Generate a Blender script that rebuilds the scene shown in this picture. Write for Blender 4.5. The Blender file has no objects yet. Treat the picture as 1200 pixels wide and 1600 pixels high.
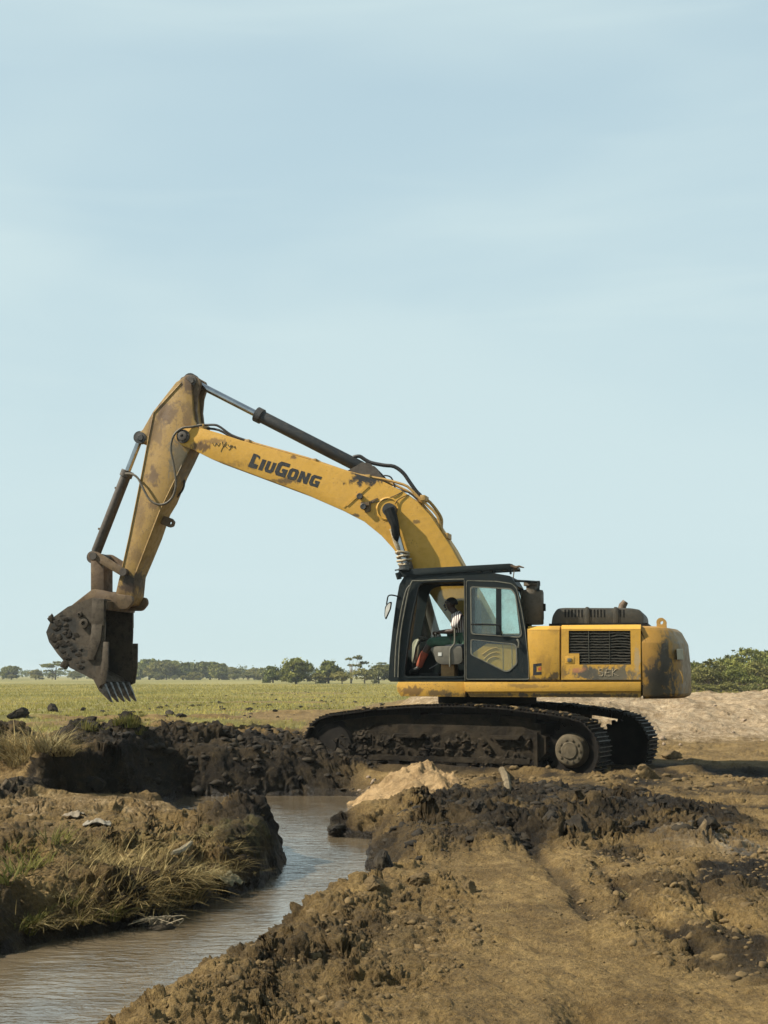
import bpy, bmesh, math, random
import numpy as np
from mathutils import Vector, Matrix
from mathutils.geometry import tessellate_polygon

random.seed(7)
RNG = np.random.default_rng(11)
R = math.radians
scene = bpy.context.scene
COL = scene.collection

# ------------------------------------------------------------------ camera
CAM_H = 1.51
FPX = 2200.0                       # focal length in pixels of a 1200 px wide picture
PITCH = math.atan(255.0 / FPX)     # horizon sits low in the frame
cam_data = bpy.data.cameras.new("camera")
cam = bpy.data.objects.new("camera", cam_data)
COL.objects.link(cam)
cam.location = (0, 0, CAM_H)
cam.rotation_euler = (R(90) + PITCH, 0, 0)
cam_data.sensor_fit = 'HORIZONTAL'
cam_data.sensor_width = 36.0
cam_data.lens = FPX / 1200.0 * 36.0
cam_data.clip_start = 0.1
cam_data.clip_end = 9000
scene.camera = cam

# ------------------------------------------------------------------ light
SUN_AZ, SUN_EL = R(7), R(43)       # sun to the left, a touch towards the camera
sun_vec = Vector((-math.cos(SUN_AZ) * math.cos(SUN_EL), -math.sin(SUN_AZ) * math.cos(SUN_EL), math.sin(SUN_EL)))
sd = bpy.data.lights.new("sun", 'SUN')
sd.energy = 5.0
sd.angle = R(0.5)
sd.color = (1.0, 0.93, 0.80)
sun = bpy.data.objects.new("sun", sd)
COL.objects.link(sun)
sun.rotation_euler = sun_vec.to_track_quat('Z', 'Y').to_euler()
sun.location = (-30, -4, 30)

world = bpy.data.worlds.new("World")
scene.world = world
world.use_nodes = True
wn = world.node_tree
wn.nodes.clear()


def N(nt, kind, ins=None, **props):
    n = nt.nodes.new(kind)
    for k, v in props.items():
        setattr(n, k, v)
    if ins:
        for k, v in ins.items():
            s = n.inputs[k]
            if isinstance(v, bpy.types.NodeSocket):
                nt.links.new(v, s)
            else:
                s.default_value = v
    return n


def mixc(nt, fac, a, b, mode='MIX'):
    n = N(nt, 'ShaderNodeMix', data_type='RGBA', blend_type=mode)
    for i, v in ((0, fac), (6, a), (7, b)):
        if isinstance(v, bpy.types.NodeSocket):
            nt.links.new(v, n.inputs[i])
        else:
            if i and len(v) == 3:
                v = (*v, 1)
            n.inputs[i].default_value = v
    return n.outputs[2]


def mth(nt, op, a, b=None, c=None, clamp=False):
    n = N(nt, 'ShaderNodeMath', operation=op, use_clamp=clamp)
    for i, v in enumerate((a, b, c)):
        if v is None:
            continue
        if isinstance(v, bpy.types.NodeSocket):
            nt.links.new(v, n.inputs[i])
        else:
            n.inputs[i].default_value = v
    return n.outputs[0]


def sstep(nt, v, lo, hi, a=0.0, b=1.0):
    n = N(nt, 'ShaderNodeMapRange', interpolation_type='SMOOTHSTEP')
    nt.links.new(v, n.inputs[0])
    for i, q in ((1, lo), (2, hi), (3, a), (4, b)):
        n.inputs[i].default_value = q
    return n.outputs[0]


def noise(nt, vec, scale, detail=4.0, rough=0.55, dist=0.0):
    n = N(nt, 'ShaderNodeTexNoise', {'Scale': scale, 'Detail': detail, 'Roughness': rough, 'Distortion': dist})
    nt.links.new(vec, n.inputs['Vector'])
    return n.outputs[0]


def mapping(nt, vec, scale=(1, 1, 1), rot=(0, 0, 0), loc=(0, 0, 0)):
    n = N(nt, 'ShaderNodeMapping', {'Scale': scale, 'Rotation': rot, 'Location': loc})
    nt.links.new(vec, n.inputs['Vector'])
    return n.outputs[0]


sky = N(wn, 'ShaderNodeTexSky', sky_type='NISHITA', sun_disc=False, sun_elevation=SUN_EL,
        sun_rotation=R(-90) - SUN_AZ, altitude=0.0, air_density=1.0, dust_density=0.6, ozone_density=1.0)
wtc = N(wn, 'ShaderNodeTexCoord').outputs['Generated']
# thin high cloud: soft streaks
cl1 = noise(wn, mapping(wn, wtc, (1.2, 1.2, 4.0), (0.10, 0.25, 0.4)), 1.5, 4, 0.45, 0.3)
cl2 = noise(wn, mapping(wn, wtc, (1.2, 1.2, 11.0), (0.03, -0.05, 0.2), (3.1, 0.4, 1.7)), 2.6, 4, 0.5, 0.3)
clm = mth(wn, 'ADD', sstep(wn, cl1, 0.36, 0.66, 0.0, 0.75), sstep(wn, cl2, 0.54, 0.74, 0.0, 0.22), clamp=True)
sxyz = N(wn, 'ShaderNodeSeparateXYZ'); wn.links.new(wtc, sxyz.inputs[0])
elev = mth(wn, 'ABSOLUTE', sxyz.outputs[2])
veil = sstep(wn, elev, 0.30, 0.95, 0.93, 0.15)          # haze is thickest towards the horizon
base = mixc(wn, veil, sky.outputs[0], mixc(wn, sstep(wn, elev, 0.0, 0.42), (4.98, 6.28, 6.45), (4.12, 5.50, 6.12)))
skyc = mixc(wn, clm, base, (5.15, 6.35, 6.55))
bg = N(wn, 'ShaderNodeBackground', {'Strength': 0.0645})
wn.links.new(skyc, bg.inputs[0])
wo = N(wn, 'ShaderNodeOutputWorld')
wn.links.new(bg.outputs[0], wo.inputs[0])

scene.view_settings.view_transform = 'Standard'
scene.view_settings.look = 'None'
scene.view_settings.exposure = 0.95
scene.view_settings.gamma = 1.0
scene.view_settings.use_curve_mapping = False
scene.render.engine = 'CYCLES'
scene.cycles.max_bounces = 6
scene.cycles.transparent_max_bounces = 12
scene.cycles.use_denoising = True


# ------------------------------------------------------------------ pixel -> place helpers (survey of the photograph)
def ray(px, py):
    dx, dy = (px - 600) / FPX, (800 - py) / FPX
    c, s = math.cos(PITCH), math.sin(PITCH)
    return Vector((dx, c - s * dy, s + c * dy))


def gz(px, py, z=0.0):             # where the sight line meets height z
    d = ray(px, py)
    t = (z - CAM_H) / d.z
    return (d.x * t, d.y * t)


def gy(px, py, Y):                 # where it meets distance Y -> x, z
    d = ray(px, py)
    t = Y / d.y
    return (d.x * t, CAM_H + d.z * t)


TH = R(13.0)                       # heading of the upper structure
THU = R(27.0)                      # heading of the undercarriage
O = Vector((160 / FPX * 24.3, 24.3, 0))
EU = Vector((math.cos(TH), -math.sin(TH), 0))
EV = Vector((-math.sin(TH), -math.cos(TH), 0))
EYE = Vector((0, 0, CAM_H))


def L(px, py, v):                  # pixel on the machine's lengthwise plane v -> (u, w)
    d = ray(px, py)
    t = (v - (EYE - O).dot(EV)) / d.dot(EV)
    p = EYE + d * t - O
    return (p.dot(EU), p.z)


def P3(px, py, v):
    u, w = L(px, py, v)
    return Vector((u, v, w))


def PL(pts, v):
    return [L(x, y, v) for x, y in pts]


# ------------------------------------------------------------------ custom properties
def tag(o, label=None, cat=None, group=None, kind=None):
    if label: o['label'] = label
    if cat: o['category'] = cat
    if group: o['group'] = group
    if kind: o['kind'] = kind
    return o


def empty(name, loc=(0, 0, 0), rz=0.0, parent=None):
    o = bpy.data.objects.new(name, None)
    COL.objects.link(o)
    o.location = loc
    o.rotation_euler = (0, 0, rz)
    o.empty_display_size = 0.2
    o.parent = parent
    return o


def link(name, me, parent=None):
    o = bpy.data.objects.new(name, me)
    COL.objects.link(o)
    o.parent = parent
    return o


def np_mesh(name, verts, faces, mat, smooth=False):
    me = bpy.data.meshes.new(name)
    verts = np.asarray(verts, dtype=np.float32)
    faces = np.asarray(faces, dtype=np.int32)
    k = faces.shape[1]
    me.vertices.add(len(verts)); me.vertices.foreach_set('co', verts.ravel())
    me.loops.add(faces.size); me.loops.foreach_set('vertex_index', faces.ravel())
    me.polygons.add(len(faces))
    me.polygons.foreach_set('loop_start', np.arange(0, faces.size, k, dtype=np.int32))
    if smooth:
        me.polygons.foreach_set('use_smooth', np.ones(len(faces), dtype=bool))
    me.update(calc_edges=True)
    me.materials.append(mat)
    return me


class MB:
    """collects shapes given in (along, across, up); across is flipped to the local y axis"""
    def __init__(self, flip=True):
        self.v, self.f, self.flip = [], [], flip

    def add(self, vs, fs):
        b = len(self.v)
        self.v += [tuple(q) for q in vs]
        self.f += [tuple(b + i for i in q) for q in fs]
        return self

    def prism(self, outer, v0, v1, holes=(), taper=None):
        loops = [list(outer)] + [list(h) for h in holes]
        flat = [p for lp in loops for p in lp]
        tris = tessellate_polygon([[Vector((p[0], p[1], 0)) for p in lp] for lp in loops])
        n = len(flat)
        vs = [(p[0], v0, p[1]) for p in flat]
        if taper:
            cx = sum(p[0] for p in outer) / len(outer); cy = sum(p[1] for p in outer) / len(outer)
            vs += [(cx + (p[0] - cx) * taper, v1, cy + (p[1] - cy) * taper) for p in flat]
        else:
            vs += [(p[0], v1, p[1]) for p in flat]
        fs = []
        if not holes:
            fs += [tuple(range(n)), tuple(range(2 * n - 1, n - 1, -1))]
        else:
            fs += [tuple(t) for t in tris] + [tuple(n + i for i in reversed(t)) for t in tris]
        b = 0
        for lp in loops:
            m = len(lp)
            for i in range(m):
                j = (i + 1) % m
                fs.append((b + i, b + j, n + b + j, n + b + i))
            b += m
        return self.add(vs, fs)

    def box(self, u0, u1, v0, v1, w0, w1):
        return self.prism([(u0, w0), (u1, w0), (u1, w1), (u0, w1)], v0, v1)

    def tube(self, pts, r, n=8, smooth=3, cap=True):
        P = [Vector(p) for p in pts]
        if smooth > 1 and len(P) > 2:
            Q = []
            for i in range(len(P) - 1):
                p0, p1, p2, p3 = P[max(i - 1, 0)], P[i], P[i + 1], P[min(i + 2, len(P) - 1)]
                for k in range(smooth):
                    t = k / smooth
                    Q.append(0.5 * ((2 * p1) + (p2 - p0) * t + (2 * p0 - 5 * p1 + 4 * p2 - p3) * t * t + (3 * p1 - p0 - 3 * p2 + p3) * t ** 3))
            P = Q + [P[-1]]
        rs = r if isinstance(r, (list, tuple)) else [r] * len(P)
        if len(rs) != len(P):
            rs = [rs[min(int(i * len(rs) / len(P)), len(rs) - 1)] for i in range(len(P))]
        vs, fs = [], []
        ref = None
        for i, p in enumerate(P):
            t = (P[min(i + 1, len(P) - 1)] - P[max(i - 1, 0)]).normalized()
            if ref is None:
                ref = t.orthogonal().normalized()
            ref = (ref - t * ref.dot(t)).normalized()
            b = t.cross(ref)
            for k in range(n):
                a = 2 * math.pi * k / n
                vs.append(p + (ref * math.cos(a) + b * math.sin(a)) * rs[i])
        for i in range(len(P) - 1):
            for k in range(n):
                k2 = (k + 1) % n
                fs.append((i * n + k, i * n + k2, (i + 1) * n + k2, (i + 1) * n + k))
        if cap:
            fs.append(tuple(range(n - 1, -1, -1)))
            fs.append(tuple((len(P) - 1) * n + k for k in range(n)))
        return self.add(vs, fs)

    def cyl(self, a, b, r, n=16, r2=None):
        return self.tube([a, b], [r, r if r2 is None else r2], n, 1)

    def disc_y(self, c, r, v0, v1, n=24):      # a cylinder lying across
        return self.cyl((c[0], v0, c[1]), (c[0], v1, c[1]), r, n)

    def lathe(self, c, prof, n=24, axis='w'):
        """prof: (radius, offset along axis)"""
        vs, fs = [], []
        for (r, h) in prof:
            for k in range(n):
                a = 2 * math.pi * k / n
                if axis == 'w':
                    vs.append((c[0] + r * math.cos(a), c[1] + r * math.sin(a), c[2] + h))
                else:
                    vs.append((c[0] + r * math.cos(a), c[1] + h, c[2] + r * math.sin(a)))
        for i in range(len(prof) - 1):
            for k in range(n):
                k2 = (k + 1) % n
                fs.append((i * n + k, i * n + k2, (i + 1) * n + k2, (i + 1) * n + k))
        fs.append(tuple(range(n - 1, -1, -1)))
        fs.append(tuple((len(prof) - 1) * n + k for k in range(n)))
        return self.add(vs, fs)

    def mesh(self, name, mat, sharp=38, bevel=0.0, jitter=0.0):
        me = bpy.data.meshes.new(name)
        s = -1 if self.flip else 1
        vs = [(a, s * b, c) for a, b, c in self.v]
        me.from_pydata(vs, [], self.f)
        bm = bmesh.new(); bm.from_mesh(me)
        bmesh.ops.recalc_face_normals(bm, faces=bm.faces)
        if bevel:
            ed = [e for e in bm.edges if len(e.link_faces) == 2 and e.calc_face_angle(0) > 0.6]
            bmesh.ops.bevel(bm, geom=ed, offset=bevel, segments=2, affect='EDGES', profile=0.6, clamp_overlap=True)
        bm.to_mesh(me); bm.free()
        me.polygons.foreach_set('use_smooth', np.ones(len(me.polygons), dtype=bool))
        me.set_sharp_from_angle(angle=R(sharp))
        me.materials.append(mat)
        return me

    def build(self, name, mat, parent=None, sharp=38, bevel=0.0):
        return link(name, self.mesh(name, mat, sharp, bevel), parent)


def fillet(pts, r, n=4):
    out = []
    m = len(pts)
    for i in range(m):
        p0, p, p1 = Vector(pts[i - 1]), Vector(pts[i]), Vector(pts[(i + 1) % m])
        a, b = (p0 - p), (p1 - p)
        rr = r[i] if isinstance(r, (list, tuple)) else r
        k = min(rr, a.length * 0.45, b.length * 0.45)
        if k < 1e-4:
            out.append(tuple(p)); continue
        q0, q1 = p + a.normalized() * k, p + b.normalized() * k
        for j in range(n + 1):
            t = j / n
            q = q0 * (1 - t) ** 2 + p * 2 * t * (1 - t) + q1 * t * t
            out.append((q.x, q.y))
    return out


# ------------------------------------------------------------------ materials
def new_mat(name):
    m = bpy.data.materials.new(name)
    m.use_nodes = True
    nt = m.node_tree
    nt.nodes.clear()
    out = N(nt, 'ShaderNodeOutputMaterial')
    b = N(nt, 'ShaderNodeBsdfPrincipled')
    nt.links.new(b.outputs[0], out.inputs[0])
    return m, nt, b, out


def bump(nt, b, h, strength=0.3, dist=0.02):
    n = N(nt, 'ShaderNodeBump', {'Strength': strength, 'Distance': dist})
    nt.links.new(h, n.inputs['Height'])
    nt.links.new(n.outputs[0], b.inputs['Normal'])


def paint(name, base, dirt=(0.055, 0.038, 0.022), blobs=(), general=0.25, rough=0.42, spots=0.62, fade=0.14, pale=None, metallic=0.0, streak=0.0, weather=None):
    weather = base[0] > 0.3 if weather is None else weather
    """worn machine paint: dust film, mud spatter and, at blobs (u, w, ru, rw, strength[, colour]), caked patches"""
    m, nt, b, out = new_mat(name)
    co = N(nt, 'ShaderNodeTexCoord').outputs['Object']
    n1 = noise(nt, co, 2.3, 6, 0.62, 0.4)
    n2 = noise(nt, co, 11.0, 6, 0.65)
    n3 = noise(nt, co, 46.0, 3, 0.6)
    pl = pale or tuple(min(1, c * 1.15 + 0.05) for c in base)
    c = mixc(nt, mth(nt, 'MULTIPLY', sstep(nt, n1, 0.35, 0.72), fade), base, pl)
    c = mixc(nt, sstep(nt, n2, 0.45, 0.75, 0, general), c, dirt)
    # spatter
    sp = mth(nt, 'MULTIPLY', sstep(nt, n3, spots, spots + 0.06), sstep(nt, n1, 0.45, 0.6))
    c = mixc(nt, mth(nt, 'MULTIPLY', sp, 0.8), c, dirt)
    if streak:
        st = noise(nt, mapping(nt, co, (14, 14, 1.2)), 1.6, 4, 0.6)
        c = mixc(nt, sstep(nt, st, 0.52, 0.75, 0, streak), c, dirt)
    if weather:
        fs = noise(nt, mapping(nt, co, (9, 9, 60), (0, .25, 0)), 1.0, 5, .65)
        c = mixc(nt, mth(nt, 'MULTIPLY', sstep(nt, fs, .60, .70), sstep(nt, n1, .42, .62, 0, .55)), c, (0.13, 0.075, 0.035))
        fine_ = noise(nt, co, 120.0, 2, .6)
        c = mixc(nt, 1.0, c, mixc(nt, fine_, (.86, .86, .86), (1.12, 1.12, 1.12)), 'MULTIPLY')
    rgh = rough
    if blobs:
        sep = N(nt, 'ShaderNodeSeparateXYZ'); nt.links.new(co, sep.inputs[0])
        n4 = noise(nt, mapping(nt, co, (6.5, 6.5, 4.0), (0, 0.35, 0)), 1.0, 7, 0.7, 0.8)
        wob = mth(nt, 'MULTIPLY_ADD', n2, 1.3, -0.65)
        wob = mth(nt, 'ADD', wob, mth(nt, 'MULTIPLY_ADD', n4, 3.2, -1.5))
        for bl in blobs:
            u, w, ru, rw, s = bl[:5]
            col = bl[5] if len(bl) > 5 else dirt
            a = mth(nt, 'DIVIDE', mth(nt, 'SUBTRACT', sep.outputs[0], u), ru)
            d = mth(nt, 'DIVIDE', mth(nt, 'SUBTRACT', sep.outputs[2], w), rw)
            q = mth(nt, 'SQRT', mth(nt, 'ADD', mth(nt, 'MULTIPLY', a, a), mth(nt, 'MULTIPLY', d, d)))
            q = mth(nt, 'ADD', q, wob)
            c = mixc(nt, sstep(nt, q, 1.15, 0.55, 0, s), c, col)
    nt.links.new(c, b.inputs['Base Color'])
    rr = sstep(nt, n2, 0.3, 0.75, rgh, min(1, rgh + 0.35))
    nt.links.new(rr, b.inputs['Roughness'])
    b.inputs['Metallic'].default_value = metallic
    b.inputs['Specular IOR Level'].default_value = 0.4
    bump(nt, b, mth(nt, 'ADD', mth(nt, 'MULTIPLY', n1, 2.0), n2), 0.18, 0.02)
    return m


def plain(name, col, rough=0.6, metallic=0.0, var=0.3, scale=9.0, bmp=0.15, spec=0.4):
    m, nt, b, out = new_mat(name)
    co = N(nt, 'ShaderNodeTexCoord').outputs['Object']
    n = noise(nt, co, scale, 6, 0.6)
    dk = tuple(x * (1 - var) for x in col); lt = tuple(min(1, x * (1 + var)) for x in col)
    nt.links.new(mixc(nt, sstep(nt, n, 0.3, 0.7), dk, lt), b.inputs['Base Color'])
    b.inputs['Roughness'].default_value = rough
    b.inputs['Metallic'].default_value = metallic
    b.inputs['Specular IOR Level'].default_value = spec
    bump(nt, b, n, bmp, 0.02)
    return m


def mud_mat(name, dark, light, rough=0.85, scale=6.0, dist=0.05, spec=0.25):
    m, nt, b, out = new_mat(name)
    co = N(nt, 'ShaderNodeTexCoord').outputs['Object']
    n = noise(nt, co, scale, 10, 0.68, 0.3)
    n2 = noise(nt, co, scale * 0.3, 4, 0.55)
    f = mth(nt, 'MULTIPLY_ADD', n2, 0.6, mth(nt, 'MULTIPLY', n, 0.6))
    nt.links.new(mixc(nt, sstep(nt, f, 0.42, 0.78), dark, light), b.inputs['Base Color'])
    b.inputs['Roughness'].default_value = rough
    b.inputs['Specular IOR Level'].default_value = spec
    bump(nt, b, n, 0.9, dist)
    return m


def glass_mat(name, dust=0.14, tint=(0.92, 0.97, 0.95)):
    m = bpy.data.materials.new(name); m.use_nodes = True
    nt = m.node_tree; nt.nodes.clear()
    out = N(nt, 'ShaderNodeOutputMaterial')
    tr = N(nt, 'ShaderNodeBsdfTransparent', {'Color': (*tint, 1)})
    gl = N(nt, 'ShaderNodeBsdfGlossy', {'Color': (1, 1, 1, 1), 'Roughness': 0.03})
    df = N(nt, 'ShaderNodeBsdfDiffuse', {'Color': (0.30, 0.27, 0.2, 1)})
    fc = N(nt, 'ShaderNodeLayerWeight', {'Blend': 0.5}).outputs['Facing']
    fr = N(nt, 'ShaderNodeMath', {0: mth(nt, 'POWER', fc, 5.0), 1: 0.9, 2: 0.04}, operation='MULTIPLY_ADD')
    co = N(nt, 'ShaderNodeTexCoord').outputs['Object']
    n = noise(nt, co, 3.0, 7, 0.65)
    m1 = N(nt, 'ShaderNodeMixShader'); nt.links.new(fr.outputs[0], m1.inputs[0])
    nt.links.new(tr.outputs[0], m1.inputs[1]); nt.links.new(gl.outputs[0], m1.inputs[2])
    m2 = N(nt, 'ShaderNodeMixShader'); nt.links.new(sstep(nt, n, 0.4, 0.75, dust * 0.25, dust * 2.2), m2.inputs[0])
    nt.links.new(m1.outputs[0], m2.inputs[1]); nt.links.new(df.outputs[0], m2.inputs[2])
    nt.links.new(m2.outputs[0], out.inputs[0])
    return m


YEL = (0.465, 0.252, 0.029)
MUD = (0.030, 0.021, 0.012)
RUST = (0.070, 0.037, 0.018)


def bl(px, py, rx, ry, v, s=1.0, col=None):
    u, w = L(px, py, v)
    t = (u, w, rx / 93.0, ry / 93.0, s)
    return t + (col,) if col else t


M = {}
M['boom'] = paint('boom_paint', YEL, general=0.17, spots=0.63, blobs=[
    bl(575, 748, 34, 13, .33, 1.0, (0.0086, 0.0079, 0.0072)), bl(562, 738, 25, 6, .33, 1.0, (0.0086, 0.0079, 0.0072)), bl(316, 698, 26, 9, .33, .85, RUST), bl(335, 690, 30, 6, .33, .6, RUST),
    bl(395, 726, 9, 12, .33, .7), bl(445, 752, 16, 8, .33, .6, RUST), bl(552, 806, 14, 4, .33, .9), bl(430, 752, 60, 4, .33, .6),
    bl(460, 715, 8, 5, .33, .8, RUST), bl(650, 815, 8, 4, .33, .7), bl(345, 727, 45, 7, .33, .4, RUST)])
M['stick'] = paint('stick_paint', (0.2592, 0.1548, 0.0360), general=0.35, spots=0.6, blobs=[
    bl(262, 645, 26, 20, .26, .75, RUST), bl(244, 668, 21, 42, .26, .6, RUST), bl(281, 715, 22, 50, .26, .85, (0.0936, 0.0792, 0.0504)), bl(240, 745, 16, 20, .26, .8, RUST), bl(296, 598, 18, 28, .26, .9, RUST),
    bl(292, 660, 13, 50, .26, .55, RUST), bl(220, 810, 10, 38, .26, .4, RUST), bl(213, 868, 16, 20, .26, .4, RUST), bl(203, 908, 29, 22, .26, 1.0, MUD), bl(188, 930, 29, 28, .26, .6, RUST), bl(240, 790, 10, 10, .26, .6, RUST)])
M['body'] = paint('body_paint', YEL, general=0.16, spots=0.64, streak=0.10, blobs=[
    bl(910, 1064, 150, 6, 1.5, .55), bl(850, 1040, 14, 20, 1.5, .3, RUST), bl(868, 985, 10, 8, 1.5, .3, RUST),
    bl(868, 1056, 9, 9, 1.5, .9), bl(882, 1050, 6, 20, 1.5, .6), bl(830, 1062, 40, 5, 1.5, .6), bl(895, 1040, 10, 20, 1.5, .5, RUST)])
M['door'] = paint('engine_door_paint', YEL, general=0.2, spots=0.62, streak=0.12, blobs=[
    bl(950, 1054, 62, 15, 1.5, .95, (0.0936, 0.0828, 0.0576)), bl(915, 1054, 22, 11, 1.5, .95, (0.0720, 0.0612, 0.0432)), bl(995, 1030, 5, 30, 1.5, .7, (0.3024, 0.2376, 0.1440)), bl(903, 1047, 12, 5, 1.5, .8, (0.3600, 0.1440, 0.0720)), bl(880, 1052, 6, 16, 1.5, .6)])
M['cw'] = paint('counterweight_paint', (0.2952, 0.1526, 0.0194), general=0.22, spots=0.64, streak=0.15, blobs=[
    bl(1032, 1068, 30, 34, 1.45, 1.0, (0.0324, 0.0259, 0.0158)), bl(1042, 1030, 12, 42, 1.3, .95, (0.0360, 0.0288, 0.0180)), bl(1018, 1080, 40, 16, 1.45, .8, (0.0504, 0.0396, 0.0216)), bl(1020, 1035, 14, 14, 1.45, .5), bl(1074, 1050, 16, 60, 1.0, .75, (0.1368, 0.0972, 0.0540)),
    bl(1058, 1000, 18, 26, 1.0, .45, (0.1800, 0.1440, 0.0864))])
M['skirt'] = paint('skirt_paint', YEL, general=0.2, spots=0.6, streak=0.12, blobs=[
    bl(640, 1080, 30, 8, 1.5, .75, RUST), bl(680, 1083, 24, 6, 1.5, .8), bl(760, 1086, 80, 4, 1.5, .7), bl(900, 1087, 120, 4, 1.5, .9), bl(822, 1072, 30, 4, 1.5, .5)])
M['cab'] = paint('cab_black_paint', (0.0058, 0.0101, 0.0108), dirt=(0.0504, 0.0432, 0.0274), general=0.16, rough=0.46, spots=0.63, fade=0.4, pale=(0.0086, 0.0144, 0.0144))
M['cab'].node_tree.nodes['Principled BSDF'].inputs['Specular IOR Level'].default_value = 0.22
M['trim'] = plain('grey_trim', (0.1152, 0.1080, 0.0792), 0.55)
M['hood'] = paint('hood_paint', (0.0360, 0.0331, 0.0245), dirt=(0.1008, 0.0792, 0.0504), general=0.45, rough=0.45, spots=0.6, pale=(0.0648, 0.0576, 0.0432))
M['filter'] = paint('filter_paint', (0.0720, 0.0540, 0.0324), dirt=(0.0252, 0.0216, 0.0144), general=0.5, rough=0.4)
M['iron'] = paint('bucket_iron', (0.0504, 0.0360, 0.0194), dirt=(0.0101, 0.0079, 0.0058), general=0.85, rough=0.6, spots=0.55, pale=(0.0936, 0.0684, 0.0396), fade=0.6,
                  blobs=[bl(92, 985, 24, 34, .64, 1.0, (0.0115, 0.0101, 0.0065)), bl(112, 1020, 26, 24, .64, .95, (0.0130, 0.0115, 0.0072)), bl(126, 1042, 26, 16, .64, .8, (0.0216, 0.0180, 0.0108)), bl(112, 980, 14, 30, .64, .9, (0.0115, 0.0101, 0.0065))])
M['linkage'] = paint('linkage_brown', (0.0828, 0.0504, 0.0259), dirt=(0.0288, 0.0202, 0.0130), general=0.6, rough=0.55, pale=(0.1872, 0.1188, 0.0468), fade=0.55)
M['barrel'] = paint('cylinder_barrel_black', (0.0202, 0.0216, 0.0216), dirt=(0.0792, 0.0576, 0.0360), general=0.4, rough=0.45, pale=(0.0432, 0.0432, 0.0396), spots=0.6)
M['barrel2'] = paint('cylinder_barrel_brown', (0.0540, 0.0432, 0.0324), dirt=(0.0180, 0.0144, 0.0115), general=0.6, rough=0.5, pale=(0.1152, 0.0864, 0.0576))
M['chrome'] = plain('chrome_rod', (0.3844, 0.3844, 0.3844), 0.16, 1.0, 0.15, 6)
M['steel'] = plain('worn_steel', (0.1123, 0.1030, 0.0936), 0.42, 0.7, 0.5, 14)
M['grouser'] = plain('grouser_edge', (0.0720, 0.0648, 0.0540), 0.5, 0.5, 0.5, 14)
M['hose'] = plain('rubber_hose', (0.0158, 0.0137, 0.0122), 0.5, 0, 0.4, 12)
M['hose_dusty'] = plain('dusty_hose', (0.0792, 0.0648, 0.0432), 0.6, 0, 0.4, 12)
M['pipe'] = paint('pipe_paint', (0.3600, 0.2088, 0.0504), general=0.4, spots=0.58)
M['black'] = plain('black_parts', (0.012, 0.012, 0.011), 0.6, 0, 0.4, 10)
M['letter'] = plain('black_lettering', (0.016, 0.016, 0.016), 0.55, 0, 0.5, 20, 0.02)
M['grey'] = plain('console_plastic', (0.1116, 0.1008, 0.0756), 0.6, 0, 0.15, 8)
M['seat'] = plain('seat_fabric', (0.0144, 0.0216, 0.0259), 0.8, 0, 0.3, 12)
M['white'] = plain('white_plastic', (0.5184, 0.5040, 0.4464), 0.5, 0, 0.1, 8)
M['beige'] = plain('beige_plastic', (0.3024, 0.2736, 0.1944), 0.55, 0, 0.2, 8)
M['orange'] = plain('orange_plastic', (0.3600, 0.0720, 0.0216), 0.5, 0, 0.2, 8)
M['ochre'] = plain('ochre_pedestal', (0.2592, 0.1440, 0.0504), 0.6, 0, 0.25, 8)
M['rag'] = plain('tan_rag', (0.3024, 0.2448, 0.1584), 0.9, 0, 0.4, 18, 0.5)
M['glass'] = glass_mat('cab_glass', 0.03)
M['glass2'] = glass_mat('dusty_door_glass', 0.09)
M['track'] = mud_mat('track_mud', (0.0072, 0.0058, 0.0043), (0.0360, 0.0266, 0.0158), 0.85, 5.0, 0.05)
M['shoe'] = paint('track_shoe_steel', (0.0094, 0.0079, 0.0065), dirt=(0.0230, 0.0166, 0.0101), general=0.6, rough=0.6, pale=(0.0180, 0.0144, 0.0108), metallic=0.0)
M['hub'] = mud_mat('hub_mud', (0.0432, 0.0346, 0.0202), (0.1080, 0.0828, 0.0490), 0.8, 7.0, 0.03)
M['under'] = plain('undercarriage_dark', (0.0115, 0.0094, 0.0072), 0.8, 0, 0.4, 5)
for k_ in ('under', 'shoe', 'track', 'black'):
    M[k_].node_tree.nodes['Principled BSDF'].inputs['Specular IOR Level'].default_value = 0.12


# ================================================================== terrain
def _hash(ix, iy, seed):
    h = (ix.astype(np.int64) * 374761393 + iy.astype(np.int64) * 668265263 + seed * 974634777) & 0xFFFFFFFF
    h = ((h ^ (h >> 13)) * 1274126177) & 0xFFFFFFFF
    return (h ^ (h >> 16)) & 0xFFFFFFFF


def perlin(x, y, seed=0):
    ix, iy = np.floor(x), np.floor(y)
    fx, fy = x - ix, y - iy
    ux, uy = fx * fx * fx * (fx * (fx * 6 - 15) + 10), fy * fy * fy * (fy * (fy * 6 - 15) + 10)

    def g(dx, dy):
        a = _hash(ix + dx, iy + dy, seed) * (2 * math.pi / 4294967296.0)
        return np.cos(a) * (fx - dx) + np.sin(a) * (fy - dy)
    a = g(0, 0); a += (g(1, 0) - a) * ux
    b = g(0, 1); b += (g(1, 1) - b) * ux
    return (a + (b - a) * uy) * 1.5


def fbm(x, y, octv=4, seed=0, gain=0.5, lac=2.03):
    s, a, t = 0.0, 1.0, 0.0
    for o in range(octv):
        s = s + a * perlin(x, y, seed + o * 17)
        t += a
        x, y, a = x * lac + 3.7, y * lac - 1.3, a * gain
    return s / t


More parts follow.
